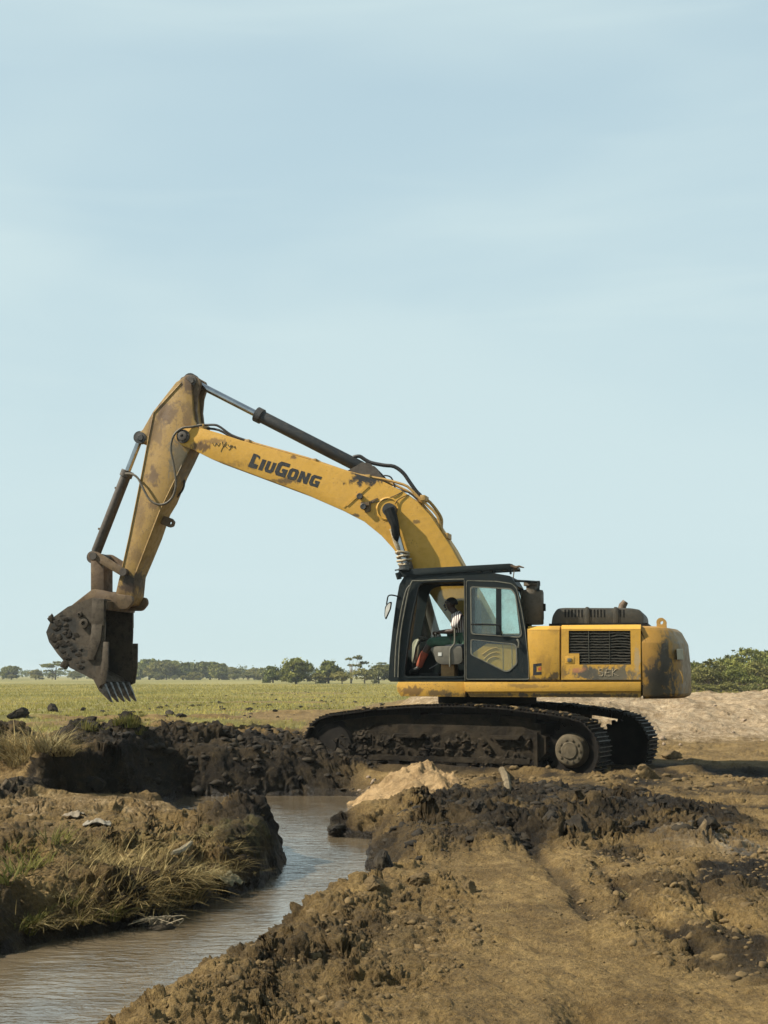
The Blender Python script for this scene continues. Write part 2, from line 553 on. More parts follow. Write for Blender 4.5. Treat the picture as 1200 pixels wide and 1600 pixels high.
def worley(x, y, seed=0):
    ix, iy = np.floor(x), np.floor(y)
    best = np.full(x.shape, 9.0); rid = np.zeros(x.shape)
    for dx in (-1, 0, 1):
        for dy in (-1, 0, 1):
            h = _hash(ix + dx, iy + dy, seed)
            px = ix + dx + (h & 1023) / 1023.0
            py = iy + dy + ((h >> 10) & 1023) / 1023.0
            d = (x - px) ** 2 + (y - py) ** 2
            k = d < best
            best = np.where(k, d, best); rid = np.where(k, ((h >> 20) & 1023) / 1023.0, rid)
    return np.sqrt(best), rid


def clods(x, y, s, seed, dens=1.0):
    f, r = worley(x / s, y / s, seed)
    rad = 0.28 + 0.40 * r
    t = np.clip(1 - (f / rad) ** 2, 0, 1)
    return np.where(r < dens, np.sqrt(t) * rad * s * 0.75, 0)


def chunks(x, y, s, seed):
    """broken earth: tilted angular lumps with gaps between them, about -0.3..0.8 of s"""
    X, Y = x / s, y / s
    ix, iy = np.floor(X), np.floor(Y)
    d1 = np.full(x.shape, 9.0); d2 = np.full(x.shape, 9.0); h1 = np.zeros(x.shape)
    for dx in (-1, 0, 1):
        for dy in (-1, 0, 1):
            h = _hash(ix + dx, iy + dy, seed)
            ax = X - (ix + dx + (h & 1023) / 1023.0)
            ay = Y - (iy + dy + ((h >> 10) & 1023) / 1023.0)
            d = np.maximum(np.abs(ax) * 0.95, np.abs(ay)) * 0.55 + np.sqrt(ax * ax + ay * ay) * 0.5
            g = _hash(ix + dx, iy + dy, seed + 7)
            tx = ((g & 1023) / 1023.0 - 0.5) * 2.2; ty = (((g >> 10) & 1023) / 1023.0 - 0.5) * 2.2
            hh = ((g >> 20) & 1023) / 1023.0
            val = hh ** 1.6 * 0.8 + ax * tx + ay * ty
            k = d < d1
            d2 = np.where(k, d1, np.minimum(d2, d))
            h1 = np.where(k, val, h1); d1 = np.where(k, d, d1)
    edge = np.clip((d2 - d1) / 0.20, 0, 1)
    return s * (h1 * edge - 0.22 * (1 - edge))


def chunks3(x, y, z, s, seed):
    X, Y, Z = x / s, y / s, z / s
    bx, by, bz = np.floor(X - .5), np.floor(Y - .5), np.floor(Z - .5)
    d1 = np.full(x.shape, 9.0); d2 = np.full(x.shape, 9.0); h1 = np.zeros(x.shape)
    for k in range(8):
        cx, cy, cz = bx + (k & 1), by + ((k >> 1) & 1), bz + (k >> 2)
        h = _hash(cx + 131 * cz, cy + 57 * cz, seed)
        ax = X - (cx + .5 + ((h & 255) / 255.0 - .5) * .62)
        ay = Y - (cy + .5 + (((h >> 8) & 255) / 255.0 - .5) * .62)
        az = Z - (cz + .5 + (((h >> 16) & 255) / 255.0 - .5) * .62)
        d = np.sqrt(ax * ax + ay * ay + az * az)
        g = (h * 2654435761) & 0xFFFFFFFF
        val = ((h >> 24) / 255.0) ** 1.5 * .8 + ax * ((g & 255) / 255.0 - .5) * 1.7 + ay * (((g >> 8) & 255) / 255.0 - .5) * 1.7 + az * (((g >> 16) & 255) / 255.0 - .5) * 1.7
        m = d < d1
        d2 = np.where(m, d1, np.minimum(d2, d)); h1 = np.where(m, val, h1); d1 = np.where(m, d, d1)
    e = np.clip((d2 - d1) / .22, 0, 1)
    return s * (h1 * e - .38 * (1 - e))


def ridged(x, y, octv, seed):
    s, a, t = 0.0, 1.0, 0.0
    for o in range(octv):
        s = s + a * (1 - np.abs(perlin(x, y, seed + 13 * o)) * 2.2)
        t += a; x, y, a = x * 2.1 + 1.7, y * 2.1 + 5.1, a * 0.52
    return s / t


def ss(a, b, x):
    t = np.clip((x - a) / (b - a), 0, 1)
    return t * t * (3 - 2 * t)


def sdist(x, y, poly):
    """signed distance to a polygon, negative inside"""
    d2 = np.full(x.shape, 1e18); ins = np.zeros(x.shape, bool)
    n = len(poly)
    for i in range(n):
        ax, ay = poly[i]; bx, by = poly[(i + 1) % n]
        ex, ey = bx - ax, by - ay
        wx, wy = x - ax, y - ay
        t = np.clip((wx * ex + wy * ey) / (ex * ex + ey * ey + 1e-12), 0, 1)
        d2 = np.minimum(d2, (wx - ex * t) ** 2 + (wy - ey * t) ** 2)
        if ay != by:
            c = ((ay > y) != (by > y)) & (x < (bx - ax) * (y - ay) / (by - ay) + ax)
            ins ^= c
    d = np.sqrt(d2)
    return np.where(ins, -d, d)


def gpoly(pts, z=0.0):
    return [gz(px, py, z) for px, py in pts]


WZ = -0.30                          # water level
wpoly = gpoly([(-420, 1600), (-200, 1540), (0, 1492), (60, 1478), (150, 1462), (230, 1447), (290, 1423), (370, 1402), (430, 1374)], WZ)
wpoly += [(-0.93, 13.2), (-1.0, 14.2), (-1.35, 15.3), (-1.85, 16.5), (-2.45, 17.3), (-2.85, 18.2), (-3.0, 19.6)]
wpoly += gpoly([(290, 1244), (350, 1245), (450, 1241), (540, 1242), (590, 1253), (606, 1268), (572, 1288), (512, 1297), (518, 1304), (574, 1312), (570, 1345), (574, 1372), (586, 1400)], WZ)
wpoly += [(-0.52, 10.5), (-0.68, 9.5), (-0.92, 8.5), (-1.15, 7.7), (-1.34, 7.0), (-1.45, 6.4), (-1.6, 5.2), (-1.9, 3.0), (-4.5, 3.0)]
plateau = [(-12, 24), (-12, 14.2), (-5.8, 14.6), (-4.9, 15.6), (-4.45, 17.0), (-4.25, 18.1), (-3.9, 18.6), (-3.45, 19.1), (-3.35, 20.0), (-3.5, 21.5), (-4.4, 24)]
path = gpoly([(715, 1350), (790, 1336), (850, 1345), (880, 1390), (920, 1440), (985, 1500), (1080, 1535), (1210, 1545), (1240, 1640), (600, 1660), (660, 1560), (715, 1500), (765, 1488), (770, 1440), (735, 1400)])
band = gpoly([(555, 1300), (640, 1255), (760, 1232), (900, 1232), (1040, 1245), (1120, 1275), (1165, 1300), (1120, 1330), (1010, 1318), (880, 1325), (760, 1335), (690, 1350), (640, 1345), (570, 1345)])
clump = gpoly([(585, 1400), (680, 1385), (730, 1420), (755, 1470), (720, 1510), (650, 1560), (560, 1640), (180, 1650), (200, 1590), (330, 1510), (440, 1455), (540, 1420)])
ridge2 = gpoly([(1000, 1395), (1100, 1400), (1210, 1420), (1260, 1500), (1180, 1520), (1080, 1470), (1010, 1430)])
wetsand = gpoly([(1050, 1312), (1120, 1302), (1180, 1318), (1210, 1345), (1130, 1342), (1060, 1330)])
ruts = [gpoly([(800, 1300), (868, 1362), (905, 1412), (935, 1450)]), gpoly([(935, 1352), (965, 1400), (1010, 1450), (1085, 1490)]), gpoly([(1080, 1365), (1105, 1420), (1160, 1475)])]


def line_d(x, y, pts):
    d2 = np.full(x.shape, 1e18)
    for (ax, ay), (bx, by) in zip(pts[:-1], pts[1:]):
        ex, ey = bx - ax, by - ay
        t = np.clip(((x - ax) * ex + (y - ay) * ey) / (ex * ex + ey * ey), 0, 1)
        d2 = np.minimum(d2, (x - ax - ex * t) ** 2 + (y - ay - ey * t) ** 2)
    return np.sqrt(d2)


def ground(x, y, want_zone=False):
    x = np.asarray(x, float); y = np.asarray(y, float)
    wob = fbm(x / 0.9, y / 0.9, 4, 5)
    wob2 = fbm(x / 3.1, y / 3.1, 3, 9)
    near = y < 60
    dw = sdist(x, y, wpoly) + 0.16 * wob * ss(2, 5, y)
    # ---- broad shapes
    land = 0.05 * wob2 + 0.03 * wob
    lb = ss(0.3, -0.9, x + 0.35 * (y - 12.5) * (y < 12.5) * 0) * ss(7.0, 9.0, y) * ss(18.6, 17.2, y)
    land = land + lb * (0.08 + 0.22 * fbm(x / 1.2 + 4, y / 1.2, 4, 33))
    land = land + 0.05 * np.exp(-((x + 3.3) / 0.7) ** 2 - ((y - 11.2) / 0.8) ** 2) + 0.06 * np.exp(-((x + 1.9) / 0.5) ** 2 - ((y - 12.4) / 0.5) ** 2)
    land = land + 0.14 * np.exp(-((x + 1.35) / 0.4) ** 2 - ((y - 13.9) / 1.0) ** 2)
    # raised ground upper left, steep towards the water, gentle at the far left
    dp = -(sdist(x, y, plateau) + 0.15 * wob)
    wid = 0.22 + 2.9 * ss(-4.25, -5.2, x)
    pm = ss(-0.05, 1, dp / wid)
    up = 0.56 + 0.10 * wob2
    up = up + 0.55 * np.exp(-((x + 5.55) / 0.75) ** 2 - ((y - 20.9) / 0.9) ** 2) + 0.20 * np.exp(-((x + 4.7) / 0.6) ** 2 - ((y - 21.6) / 0.7) ** 2)
    up = up + 0.22 * np.exp(-((x + 7.6) / 0.9) ** 2 - ((y - 20.9) / 0.8) ** 2)
    up = up * ss(26.5, 23.0, y)
    land = np.maximum(land, pm * up + (1 - pm) * land)
    # dug bank beyond the water
    far_d = y - np.interp(x, [-5.5, -3.9, -2.6, -2.2, -0.7, 0.0], [19.2, 19.5, 20.6, 20.75, 20.9, 20.6])
    bankm = ss(-5.2, -3.9, x) * ss(0.25, -1.3, x + 0.3 * wob)
    prof = ss(-0.1, 1.0, (far_d + 0.55 * wob) / 3.1) * ss(30, 25.0, y)
    bk = (0.56 + 0.14 * wob2 + 0.34 * fbm(x / 1.15, y / 1.3, 4, 71)) * prof * bankm
    land = np.maximum(land, land * 0.3 + bk)
    # pale spoil ridge on the right
    rd = y - (27.2 + 0.25 * (x - 3) + 1.2 * wob2)
    rm = ss(-0.6, 1.8, x)
    rise = ss(0, 1, rd / 7.0) * (0.62 + 0.28 * fbm(x / 1.5, y / 2.5, 4, 41)) + ss(5.0, 8.5, rd) * (0.22 + 0.18 * fbm(x / 1.9, y / 3.0, 3, 43))
    land = land + rm * rise * ss(75, 50, y)
    # low ripple banks on the field
    land = land + 0.22 * ss(0.15, 0.5, fbm(x / 6, y / 3.0, 3, 81)) * ss(26, 32, y) * ss(70, 45, y) * ss(1.5, 0, x)
    # berm pressed up in front of the near track
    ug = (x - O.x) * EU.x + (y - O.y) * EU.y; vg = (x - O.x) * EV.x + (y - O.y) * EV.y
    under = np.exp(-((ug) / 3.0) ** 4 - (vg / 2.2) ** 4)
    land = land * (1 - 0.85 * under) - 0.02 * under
    uu_ = (x - O.x) * math.cos(THU) - (y - O.y) * math.sin(THU); vv_ = -(x - O.x) * math.sin(THU) - (y - O.y) * math.cos(THU)
    land = land + (0.09 + 0.05 * wob) * np.exp(-((vv_ - 1.82) / 0.20) ** 2) * ss(-2.9, -2.2, uu_) * ss(2.4, 1.8, uu_)
    land = land + 0.10 * np.exp(-((x - 3.75) / 0.5) ** 2 - ((y - 21.0) / 0.45) ** 2) + 0.14 * np.exp(-((x - 4.9) / 0.5) ** 2 - ((y - 22.6) / 0.5) ** 2)
    # mud band, ridge on the right, clump bank by the water
    dbn = sdist(x, y, band); dcl = sdist(x, y, clump); dr2 = sdist(x, y, ridge2)
    bandm = ss(0.5, -0.7, dbn + 0.5 * wob); clm = ss(0.25, -0.5, dcl + 0.35 * wob); r2m = ss(0.3, -0.5, dr2)
    land = land + bandm * (0.05 + 0.12 * fbm(x / 1.1, y / 1.1, 3, 91)) + clm * (0.0 + 0.08 * fbm(x / 0.55, y / 0.55, 3, 95)) + r2m * 0.05
    rutd = []
    for i, rt in enumerate(ruts):
        d = line_d(x, y, rt) + 0.08 * wob
        wdt = 0.13 if i == 0 else 0.16
        land = land - 0.05 * np.exp(-(d / (wdt * .45)) ** 2) + 0.025 * np.exp(-((d - 0.3) / 0.13) ** 2)
        rutd.append(d)
    shadow_band = np.exp(-((y - 23.3 - .5 * wob) / 1.35) ** 2) * ss(4.4, 5.4, x) * (x < 12)  # cast shadow of the house, put into the ground as a dark dip
    land = land - 0.20 * shadow_band
    dk = gz(925, 1585); land = land - 0.12 * np.exp(-((x - dk[0]) / 0.12) ** 2 - ((y - dk[1]) / 0.32) ** 2)
    # ---- roughness
    dpa = sdist(x, y, path)
    pathm = ss(0.28, -0.25, dpa + 0.3 * wob)
    lslope = ss(-1.7, -2.5, x + 0.4 * wob) * ss(13.2, 14.6, y + wob) * ss(18.6, 17.9, y)
    rough = 0.50 - 0.05 * ss(1.6, 3.0, x) * ss(15, 13, y) + 1.0 * bandm + 0.5 * clm + 0.35 * r2m + 0.8 * bankm * ss(-0.3, 0.5, far_d) * ss(28, 25, y) + 0.55 * pm + lb * 0.6
    rough = rough * (1 - 0.80 * pathm) * (1 - 0.5 * lslope) * (1 - 0.45 * under)
    rough = rough * (1 - 0.05 * rm * ss(0, 2, rd)) * (0.6 + 0.8 * ss(-0.4, 0.4, fbm(x / 1.6, y / 1.6, 2, 61))) * ss(72, 40, y)
    fine = 0.016 * ridged(x / 0.45, y / 0.45, 3, 111) + 0.085 * fbm(x / 0.60, y / 0.60, 4, 115, 0.50)
    rz = rough * fine + 0.2 * fine
    # long shallow scrape marks on the packed earth
    rz = rz + pathm * 0.026 * fbm((x * 0.75 + y * 0.25) / 0.09, (y * 0.9 - x * 0.4) / 0.7, 3, 121)
    # ---- channel
    tip = ss(-2.1, -1.5, x) * (x < -0.4) * ss(12.2, 12.9, y) * ss(17, 16, y)
    leftb = (x < -0.5) & (y > 8.0) & (y < 19.2) & (x < -0.5 - 0.9 * (12.5 - y) * (y < 12.5))
    steep = np.where(leftb, 1.7 - 1.4 * tip, 0.62) + 1.3 * np.exp(-((x - 0.2) / 1.2) ** 2 - ((y - 19.6) / 1.3) ** 2) + np.where((y > 20) & (x < -0.4), 0.1, 0)
    lip = np.where(leftb, 0.17 + 0.08 * wob, 0.05)
    t = np.clip(dw / steep, 0, 1)
    bank = 1 - (1 - t) ** 1.8
    zl = WZ + lip * ss(0, 0.16, dw) + (land - WZ - lip) * bank + rz * ss(0.0, 0.25, dw)
    z = np.where(dw > 0, zl, WZ - 0.02 - 0.35 * ss(0, 0.9, -dw) + 0.02 * wob + 0.3 * rz * ss(-0.25, 0, dw))
    # rim of clumps along the right shore
    z = z + np.where((dw > 0) & (y < 13), 0.07 * np.exp(-((dw - 0.42) / 0.25) ** 2) * (x > -1.8) * (1 + wob), 0)
    if not want_zone:
        return z
    tip_ = ss(-1.9, -1.3, x) * (x < -0.4) * ss(12.0, 12.7, y) * ss(17, 16, y) * (dw > 0)  # bank tip: wet cut soil, shade of its right face added to the colour
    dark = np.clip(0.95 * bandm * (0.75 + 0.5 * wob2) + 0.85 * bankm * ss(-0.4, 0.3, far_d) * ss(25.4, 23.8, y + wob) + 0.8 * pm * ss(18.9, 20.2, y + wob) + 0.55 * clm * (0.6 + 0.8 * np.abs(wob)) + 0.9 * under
                   + 0.35 * ss(0.5, 0.05, dw) + 0.55 * lb * (0.6 + wob) * (1 - lslope) + 0.32 * tip_ + 0.5 * r2m * (0.4 + np.abs(wob)), 0, 1)
    dark = dark * (1 - 0.85 * pathm) * (1 - 0.7 * lslope)
    dark = np.clip(dark + 0.5 * ss(0.09, 0.02, np.minimum(rutd[0], rutd[1])) + 0.3 * ss(0.05, 0.25, wob2) * (1 - pathm) * (x > 0.5) * ss(26, 24, y) + 0.6 * (dw < 0.06), 0, 1)
    sand = rm * ss(0.5, 3.5, rd) * ss(60, 48, y) * (0.7 + 0.35 * wob2) + 1.15 * np.exp(-((x + 0.2) / 1.25) ** 2 - ((y - 20.5) / 0.8) ** 2) + 0.3 * lslope
    sand = np.clip(sand + 0.3 * ss(0.3, -0.2, sdist(x, y, wetsand) + 0.5 * wob), 0, 1)
    gx = np.interp(x / np.maximum(y, 1), [-0.3, -0.19, -0.12, -0.06, 0.0, 0.03], [40, 42, 48, 55, 75, 90])
    fb = fbm(x / 4.0, y / 12.0, 4, 131)
    stripes = ss(0.22, 0.38, fbm(x / 16.0, y / 5.0, 3, 141) + 0.25 * ss(-8, 3, x)) * ss(170, 110, y)
    grass = ss(-9, 10, y - gx + 22 * fb) * (1 - 0.9 * stripes)
    grass = np.maximum(grass, ss(100, 150, y))
    grass = np.maximum(grass, 0.55 * ss(0.05, 0.4, fb) * ss(26, 30, y) * (x < 0))
    grass = np.maximum(grass, 0.35 * lb * ss(0.0, 0.4, wob2 + 0.3 * wob))
    grass = grass * (1 - rm * ss(58, 48, y))
    dark = np.clip(dark + 0.75 * ss(0.02, 0.30, fbm(x / 1.1 + 7, y / 1.7, 4, 161)) * ss(0.9, 1.8, x) * ss(18, 16, y) * (1 - pathm), 0, 1)
    dark = np.clip(dark + 1.3 * shadow_band + .62 * ss(-.15, .2, fbm(x / .9, y / 1.4, 4, 171)) * ss(.9, 1.8, x) * ss(15.5, 17, y) * ss(23.4, 22, y), 0, 1)  # first term paints the house's shadow, second is dark mud near the track
    wet = np.clip(ss(0.18, 0.0, dw) + 0.8 * ss(0.25, -0.1, sdist(x, y, wetsand) + 0.6 * wob) + 0.25 * bandm, 0, 1)
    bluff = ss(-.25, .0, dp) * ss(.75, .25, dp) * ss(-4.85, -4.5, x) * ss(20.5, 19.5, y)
    dark = np.clip(dark + .95 * bluff, 0, 1)  # wet cut soil, with the shade of the bluff face painted in
    rough = rough + .9 * bluff
    amp = np.clip(rough, 0, 2) * ss(-0.12, 0.12, dw)
    if want_zone == 2:
        return z, dark, sand, np.clip(grass, 0, 1), wet, amp
    return z, dark, sand, np.clip(grass, 0, 1), wet


# one sheet: fine where the camera stands near, coarse to the horizon
tcols = np.concatenate([-np.geomspace(0.345, 1.6, 18)[::-1], np.linspace(-0.34, 0.34, 721), np.geomspace(0.345, 1.6, 18)])
NROW = 1000
yc = np.concatenate([np.linspace(3.0, 4.9, 8), np.geomspace(5.0, 75, 520)])
Yc, Tc = np.meshgrid(yc, tcols, indexing='ij')
zc = ground((Yc * Tc).ravel(), Yc.ravel()).reshape(Yc.shape)
# rows are spread along the surface so that steep faces get as many as flat ones
ds = np.sqrt((np.diff(zc, axis=0) * 0.9) ** 2 + (np.diff(Yc, axis=0) * np.maximum(1.3 / Yc[1:], 0.05)) ** 2) / Yc[1:]
for _ in range(3):
    ds = (ds + np.roll(ds, 1, 1) + np.roll(ds, -1, 1) + np.roll(ds, 3, 1) + np.roll(ds, -3, 1)) / 5
    ds[1:-1] = (ds[1:-1] + ds[:-2] + ds[2:]) / 3
cum = np.concatenate([np.zeros((1, ds.shape[1])), np.cumsum(ds, 0)]); cum /= cum[-1]
q = np.linspace(0, 1, NROW)
Yn = np.stack([np.interp(q, cum[:, j], yc) for j in range(len(tcols))], 1)
Yg = np.concatenate([np.repeat(np.array([[0.6], [1.5], [2.3]]), len(tcols), 1), Yn, np.repeat(np.geomspace(76, 3000, 110)[:, None], len(tcols), 1)])
Xg = Yg * tcols[None, :]
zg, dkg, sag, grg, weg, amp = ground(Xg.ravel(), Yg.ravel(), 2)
far = ss(70, 110, Yg.ravel())
zg = zg * (1 - far) + far * 0.0
nr, nc = Yg.shape
P_ = np.stack([Xg, Yg, zg.reshape(nr, nc)], -1)
du = np.gradient(P_, axis=1); dv = np.gradient(P_, axis=0)
nm_ = np.cross(du, dv); nm_ /= np.linalg.norm(nm_, axis=2)[..., None] + 1e-12
P_ = P_.reshape(-1, 3).copy(); nm_ = nm_.reshape(-1, 3)
sel_ = np.nonzero((P_[:, 1] < 62) & (np.abs(P_[:, 0]) < .33 * P_[:, 1] + .2) & (P_[:, 1] > 4.5) & (amp > 0.01))[0]
x, y, z = P_[sel_, 0], P_[sel_, 1], P_[sel_, 2]
am = amp[sel_]
wxx = x + .05 * fbm(x / .16 + z * 3, y / .16, 3, 501); wyy = y + .05 * fbm(x / .16, y / .16 - z * 4, 3, 503); wzz = z + .05 * fbm(x / .16 - 5, y / .16 + z * 5, 3, 505)
pat = ss(-.18, .28, fbm(x / .7 + z, y / .7, 4, 63))
hsum = (.02 + .26 * pat) * chunks3(wxx, wyy, wzz, .26, 601) * ss(6, 11, y) + (.12 + .30 * pat) * chunks3(wxx, wyy, wzz, .105, 603) + (.16 + .26 * pat) * chunks3(wxx, wyy, wzz, .046, 605) * ss(26, 16, y)
hsum = hsum + .035 * fbm(x / .12 + z * 4, y / .12 - z * 6, 4, 507, .6)
hsum = hsum * am + .014 * fbm(x / .06, y / .06 + z * 11, 4, 509, .65) * ss(22, 10, y)
hsum = hsum + am * .022 * ridged(x / .11 + z * 5, y / .11 + z * 3, 3, 521) * ss(24, 12, y)
P_[sel_] += nm_[sel_] * hsum[:, None]
gi = np.arange(nr * nc).reshape(nr, nc)
gf = np.stack([gi[:-1, :-1], gi[:-1, 1:], gi[1:, 1:], gi[1:, :-1]], -1).reshape(-1, 4)

m, nt, b, out = new_mat('ground_earth')
att = N(nt, 'ShaderNodeAttribute', attribute_name='zone')
sepc = N(nt, 'ShaderNodeSeparateColor'); nt.links.new(att.outputs['Color'], sepc.inputs[0])
zd, zs, zgr, zw = sepc.outputs[0], sepc.outputs[1], sepc.outputs[2], att.outputs['Alpha']
co = N(nt, 'ShaderNodeTexCoord').outputs['Object']
n_a = noise(nt, co, 0.9, 6, 0.6, 0.3)
n_b = noise(nt, co, 5.5, 8, 0.66, 0.2)
n_c = noise(nt, co, 38.0, 6, 0.68)
n_d = noise(nt, co, 150.0, 3, 0.6)
tan = mixc(nt, sstep(nt, n_b, 0.32, 0.72), (0.1360, 0.0875, 0.0316), (0.2489, 0.1689, 0.0680))
tan = mixc(nt, sstep(nt, n_a, 0.35, 0.7, 0, 0.45), tan, (0.1032, 0.0656, 0.0255))
drk = mixc(nt, sstep(nt, n_b, 0.38, 0.75), (0.0092, 0.0062, 0.0030), (0.0470, 0.0322, 0.0140))
snd = mixc(nt, sstep(nt, n_b, 0.35, 0.7), (0.2484, 0.1782, 0.1058), (0.3996, 0.3132, 0.2106))
gfar = noise(nt, mapping(nt, co, (0.05, 0.012, 1)), 1.0, 5, 0.6)
grs = mixc(nt, sstep(nt, gfar, 0.36, 0.64), (0.1416, 0.1322, 0.0378), (0.2407, 0.2077, 0.0755))
grs = mixc(nt, sstep(nt, n_a, 0.4, 0.7, 0, 0.4), grs, (0.0991, 0.1086, 0.0283))
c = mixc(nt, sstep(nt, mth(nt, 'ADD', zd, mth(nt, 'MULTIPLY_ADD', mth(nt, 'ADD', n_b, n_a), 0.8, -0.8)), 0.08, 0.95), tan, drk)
c = mixc(nt, sstep(nt, mth(nt, 'ADD', zs, mth(nt, 'MULTIPLY_ADD', n_b, 0.8, -0.4)), 0.2, 0.7), c, snd)
c = mixc(nt, sstep(nt, mth(nt, 'ADD', zgr, mth(nt, 'MULTIPLY_ADD', n_b, 0.6, -0.3)), 0.25, 0.7), c, grs)
c = mixc(nt, 1.0, c, mixc(nt, sstep(nt, n_c, .25, .75), (0.58, 0.56, 0.53), (1.38, 1.38, 1.36)), 'MULTIPLY')
c = mixc(nt, 1.0, c, mixc(nt, sstep(nt, n_d, .56, .66, 0, .8), (1.0, 1.0, 1.0), (0.35, 0.34, 0.32)), 'MULTIPLY')
n_e = noise(nt, mapping(nt, co, (1.0, 0.35, 1), (0, 0, .5)), 2.2, 5, .62, .6)
c = mixc(nt, 1.0, c, mixc(nt, sstep(nt, n_e, .32, .68), (0.72, 0.70, 0.66), (1.18, 1.18, 1.16)), 'MULTIPLY')
nt.links.new(c, b.inputs['Base Color'])
nt.links.new(sstep(nt, mth(nt, 'ADD', zw, mth(nt, 'MULTIPLY_ADD', n_b, 0.5, -0.25)), 0.35, 0.9, 0.93, 0.38), b.inputs['Roughness'])
b.inputs['Specular IOR Level'].default_value = 0.22
hh = mth(nt, 'ADD', mth(nt, 'MULTIPLY', n_c, 0.75), mth(nt, 'MULTIPLY', n_d, 0.30))
hh = mth(nt, 'ADD', hh, mth(nt, 'MULTIPLY', n_b, 0.6))
bump(nt, b, hh, 0.95, 0.06)
MG = m
me = np_mesh('ground', P_, gf, MG, True)
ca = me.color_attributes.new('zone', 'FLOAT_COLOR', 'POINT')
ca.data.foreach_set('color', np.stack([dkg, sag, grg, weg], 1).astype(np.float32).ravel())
tag(link('ground', me), kind='structure')

# ------------------------------------------------------------------ water
m, nt, b, out = new_mat('muddy_water')
co = N(nt, 'ShaderNodeTexCoord').outputs['Object']
w1 = noise(nt, mapping(nt, co, (1.1, 2.6, 1), (0, 0, 0.25)), 3.4, 3, 0.55, 0.6)
w2 = noise(nt, mapping(nt, co, (1.0, 2.2, 1), (0, 0, -0.3)), 10.5, 3, 0.55, 0.4)
w3 = noise(nt, co, 0.55, 3, 0.5)
mur = noise(nt, co, 1.6, 5, 0.6, 0.5)
nt.links.new(mixc(nt, sstep(nt, mur, 0.3, 0.75), (0.080, 0.060, 0.036), (0.130, 0.100, 0.062)), b.inputs['Base Color'])
b.inputs['Roughness'].default_value = 0.07
b.inputs['IOR'].default_value = 1.9
wv = mth(nt, 'ADD', mth(nt, 'MULTIPLY', w1, 1.0), mth(nt, 'MULTIPLY', w2, 0.42))
wv = mth(nt, 'MULTIPLY', wv, sstep(nt, w3, 0.3, 0.7, 0.5, 1.2))
b.inputs['Specular IOR Level'].default_value = 0.8
bump(nt, b, wv, 0.42, 0.034)
MWATER = m
wx = [(-9, 2.5), (1.2, 2.5), (1.2, 21.6), (-9, 21.6)]
me = bpy.data.meshes.new('water')
me.from_pydata([(x, y, WZ) for x, y in wx], [], [(0, 1, 2, 3)])
me.materials.append(MWATER)
tag(link('water', me), kind='structure')


def gh(x, y):
    return float(ground(np.array([x]), np.array([y]))[0])


_TT = np.concatenate([np.linspace(4.0, 30, 1400), np.geomspace(30.05, 200, 500)])


def hit(px, py):
    """first place where the sight line through this pixel meets the ground"""
    d = ray(px, py)
    t = _TT / d.y
    X, Y, Z = d.x * t, d.y * t, CAM_H + d.z * t
    k = np.nonzero(ground(X, Y) >= Z)[0]
    i = int(k[0]) if len(k) else len(t) - 1
    return float(X[i]), float(Y[i])


# ------------------------------------------------------------------ loose clods
def clod_shapes(n=10, sub=2):
    out = []
    for k in range(n):
        bm = bmesh.new()
        bmesh.ops.create_icosphere(bm, subdivisions=sub, radius=1)
        rs = np.random.default_rng(50 + k)
        off = rs.random(3) * 40
        sc = 0.7 + 0.6 * rs.random(3)
        planes = []
        for _ in range(7):
            nrm = rs.normal(size=3); nrm /= np.linalg.norm(nrm)
            planes.append(np.append(nrm, rs.random()))
        vs = []
        for v in bm.verts:
            p = np.array(v.co)
            q = p * 1.6 + off
            d = 0.0 if True else float(perlin(np.array([q[0] + q[2]]), np.array([q[1] - q[2] * 0.7]), k)[0]) * 0.38 + float(perlin(np.array([q[0] * 2.7 - q[2]]), np.array([q[1] * 2.7 + q[2] * 2.1]), k + 5)[0]) * 0.22
            cut = min(1.0, min(((0.55 + 0.4 * hp_[3]) / max(1e-3, float(np.dot(hp_[:3], p)))) if np.dot(hp_[:3], p) > 0.05 else 9 for hp_ in planes))
            p = p * cut * sc * (1 + 0.42 * (rs.random() - 0.5))
            p[2] = p[2] * 0.6
            vs.append(p)
        fs = [[v.index for v in f.verts] for f in bm.faces]
        bm.free()
        out.append((np.array(vs), np.array(fs)))
    return out


SHAPES = clod_shapes()
CRUMBS = clod_shapes(10, 1)


def clod_field(name, X, Y, S, mat, sink=0.25):
    Z = ground(X, Y)
    Vs, Fs, base = [], [], 0
    for i in range(len(X)):
        v, f = (SHAPES if S[i] > .035 else CRUMBS)[i % 10]
        a = RNG.random() * 6.28
        ca_, sa_ = math.cos(a), math.sin(a)
        p = v * S[i]
        q = np.stack([p[:, 0] * ca_ - p[:, 1] * sa_ + X[i], p[:, 0] * sa_ + p[:, 1] * ca_ + Y[i], p[:, 2] + Z[i] + S[i] * (0.5 - sink * 1.6)], 1)
        Vs.append(q); Fs.append(f + base); base += len(v)
    o = link(name, np_mesh(name, np.concatenate(Vs), np.concatenate(Fs), mat, False))
    return tag(o, kind='stuff')


def scatter(poly, n, smin, smax, power=2.2, zpx=None):
    xs = [p[0] for p in poly]; ys = [p[1] for p in poly]
    X = RNG.uniform(min(xs), max(xs), n * 4); Y = RNG.uniform(min(ys), max(ys), n * 4)
    k = sdist(X, Y, poly) < 0
    X, Y = X[k][:n], Y[k][:n]
    kk = sdist(X, Y, wpoly) > 0.05
    X, Y = X[kk], Y[kk]
    return X, Y, smin * (smax / smin) ** (RNG.random(len(X)) ** power)


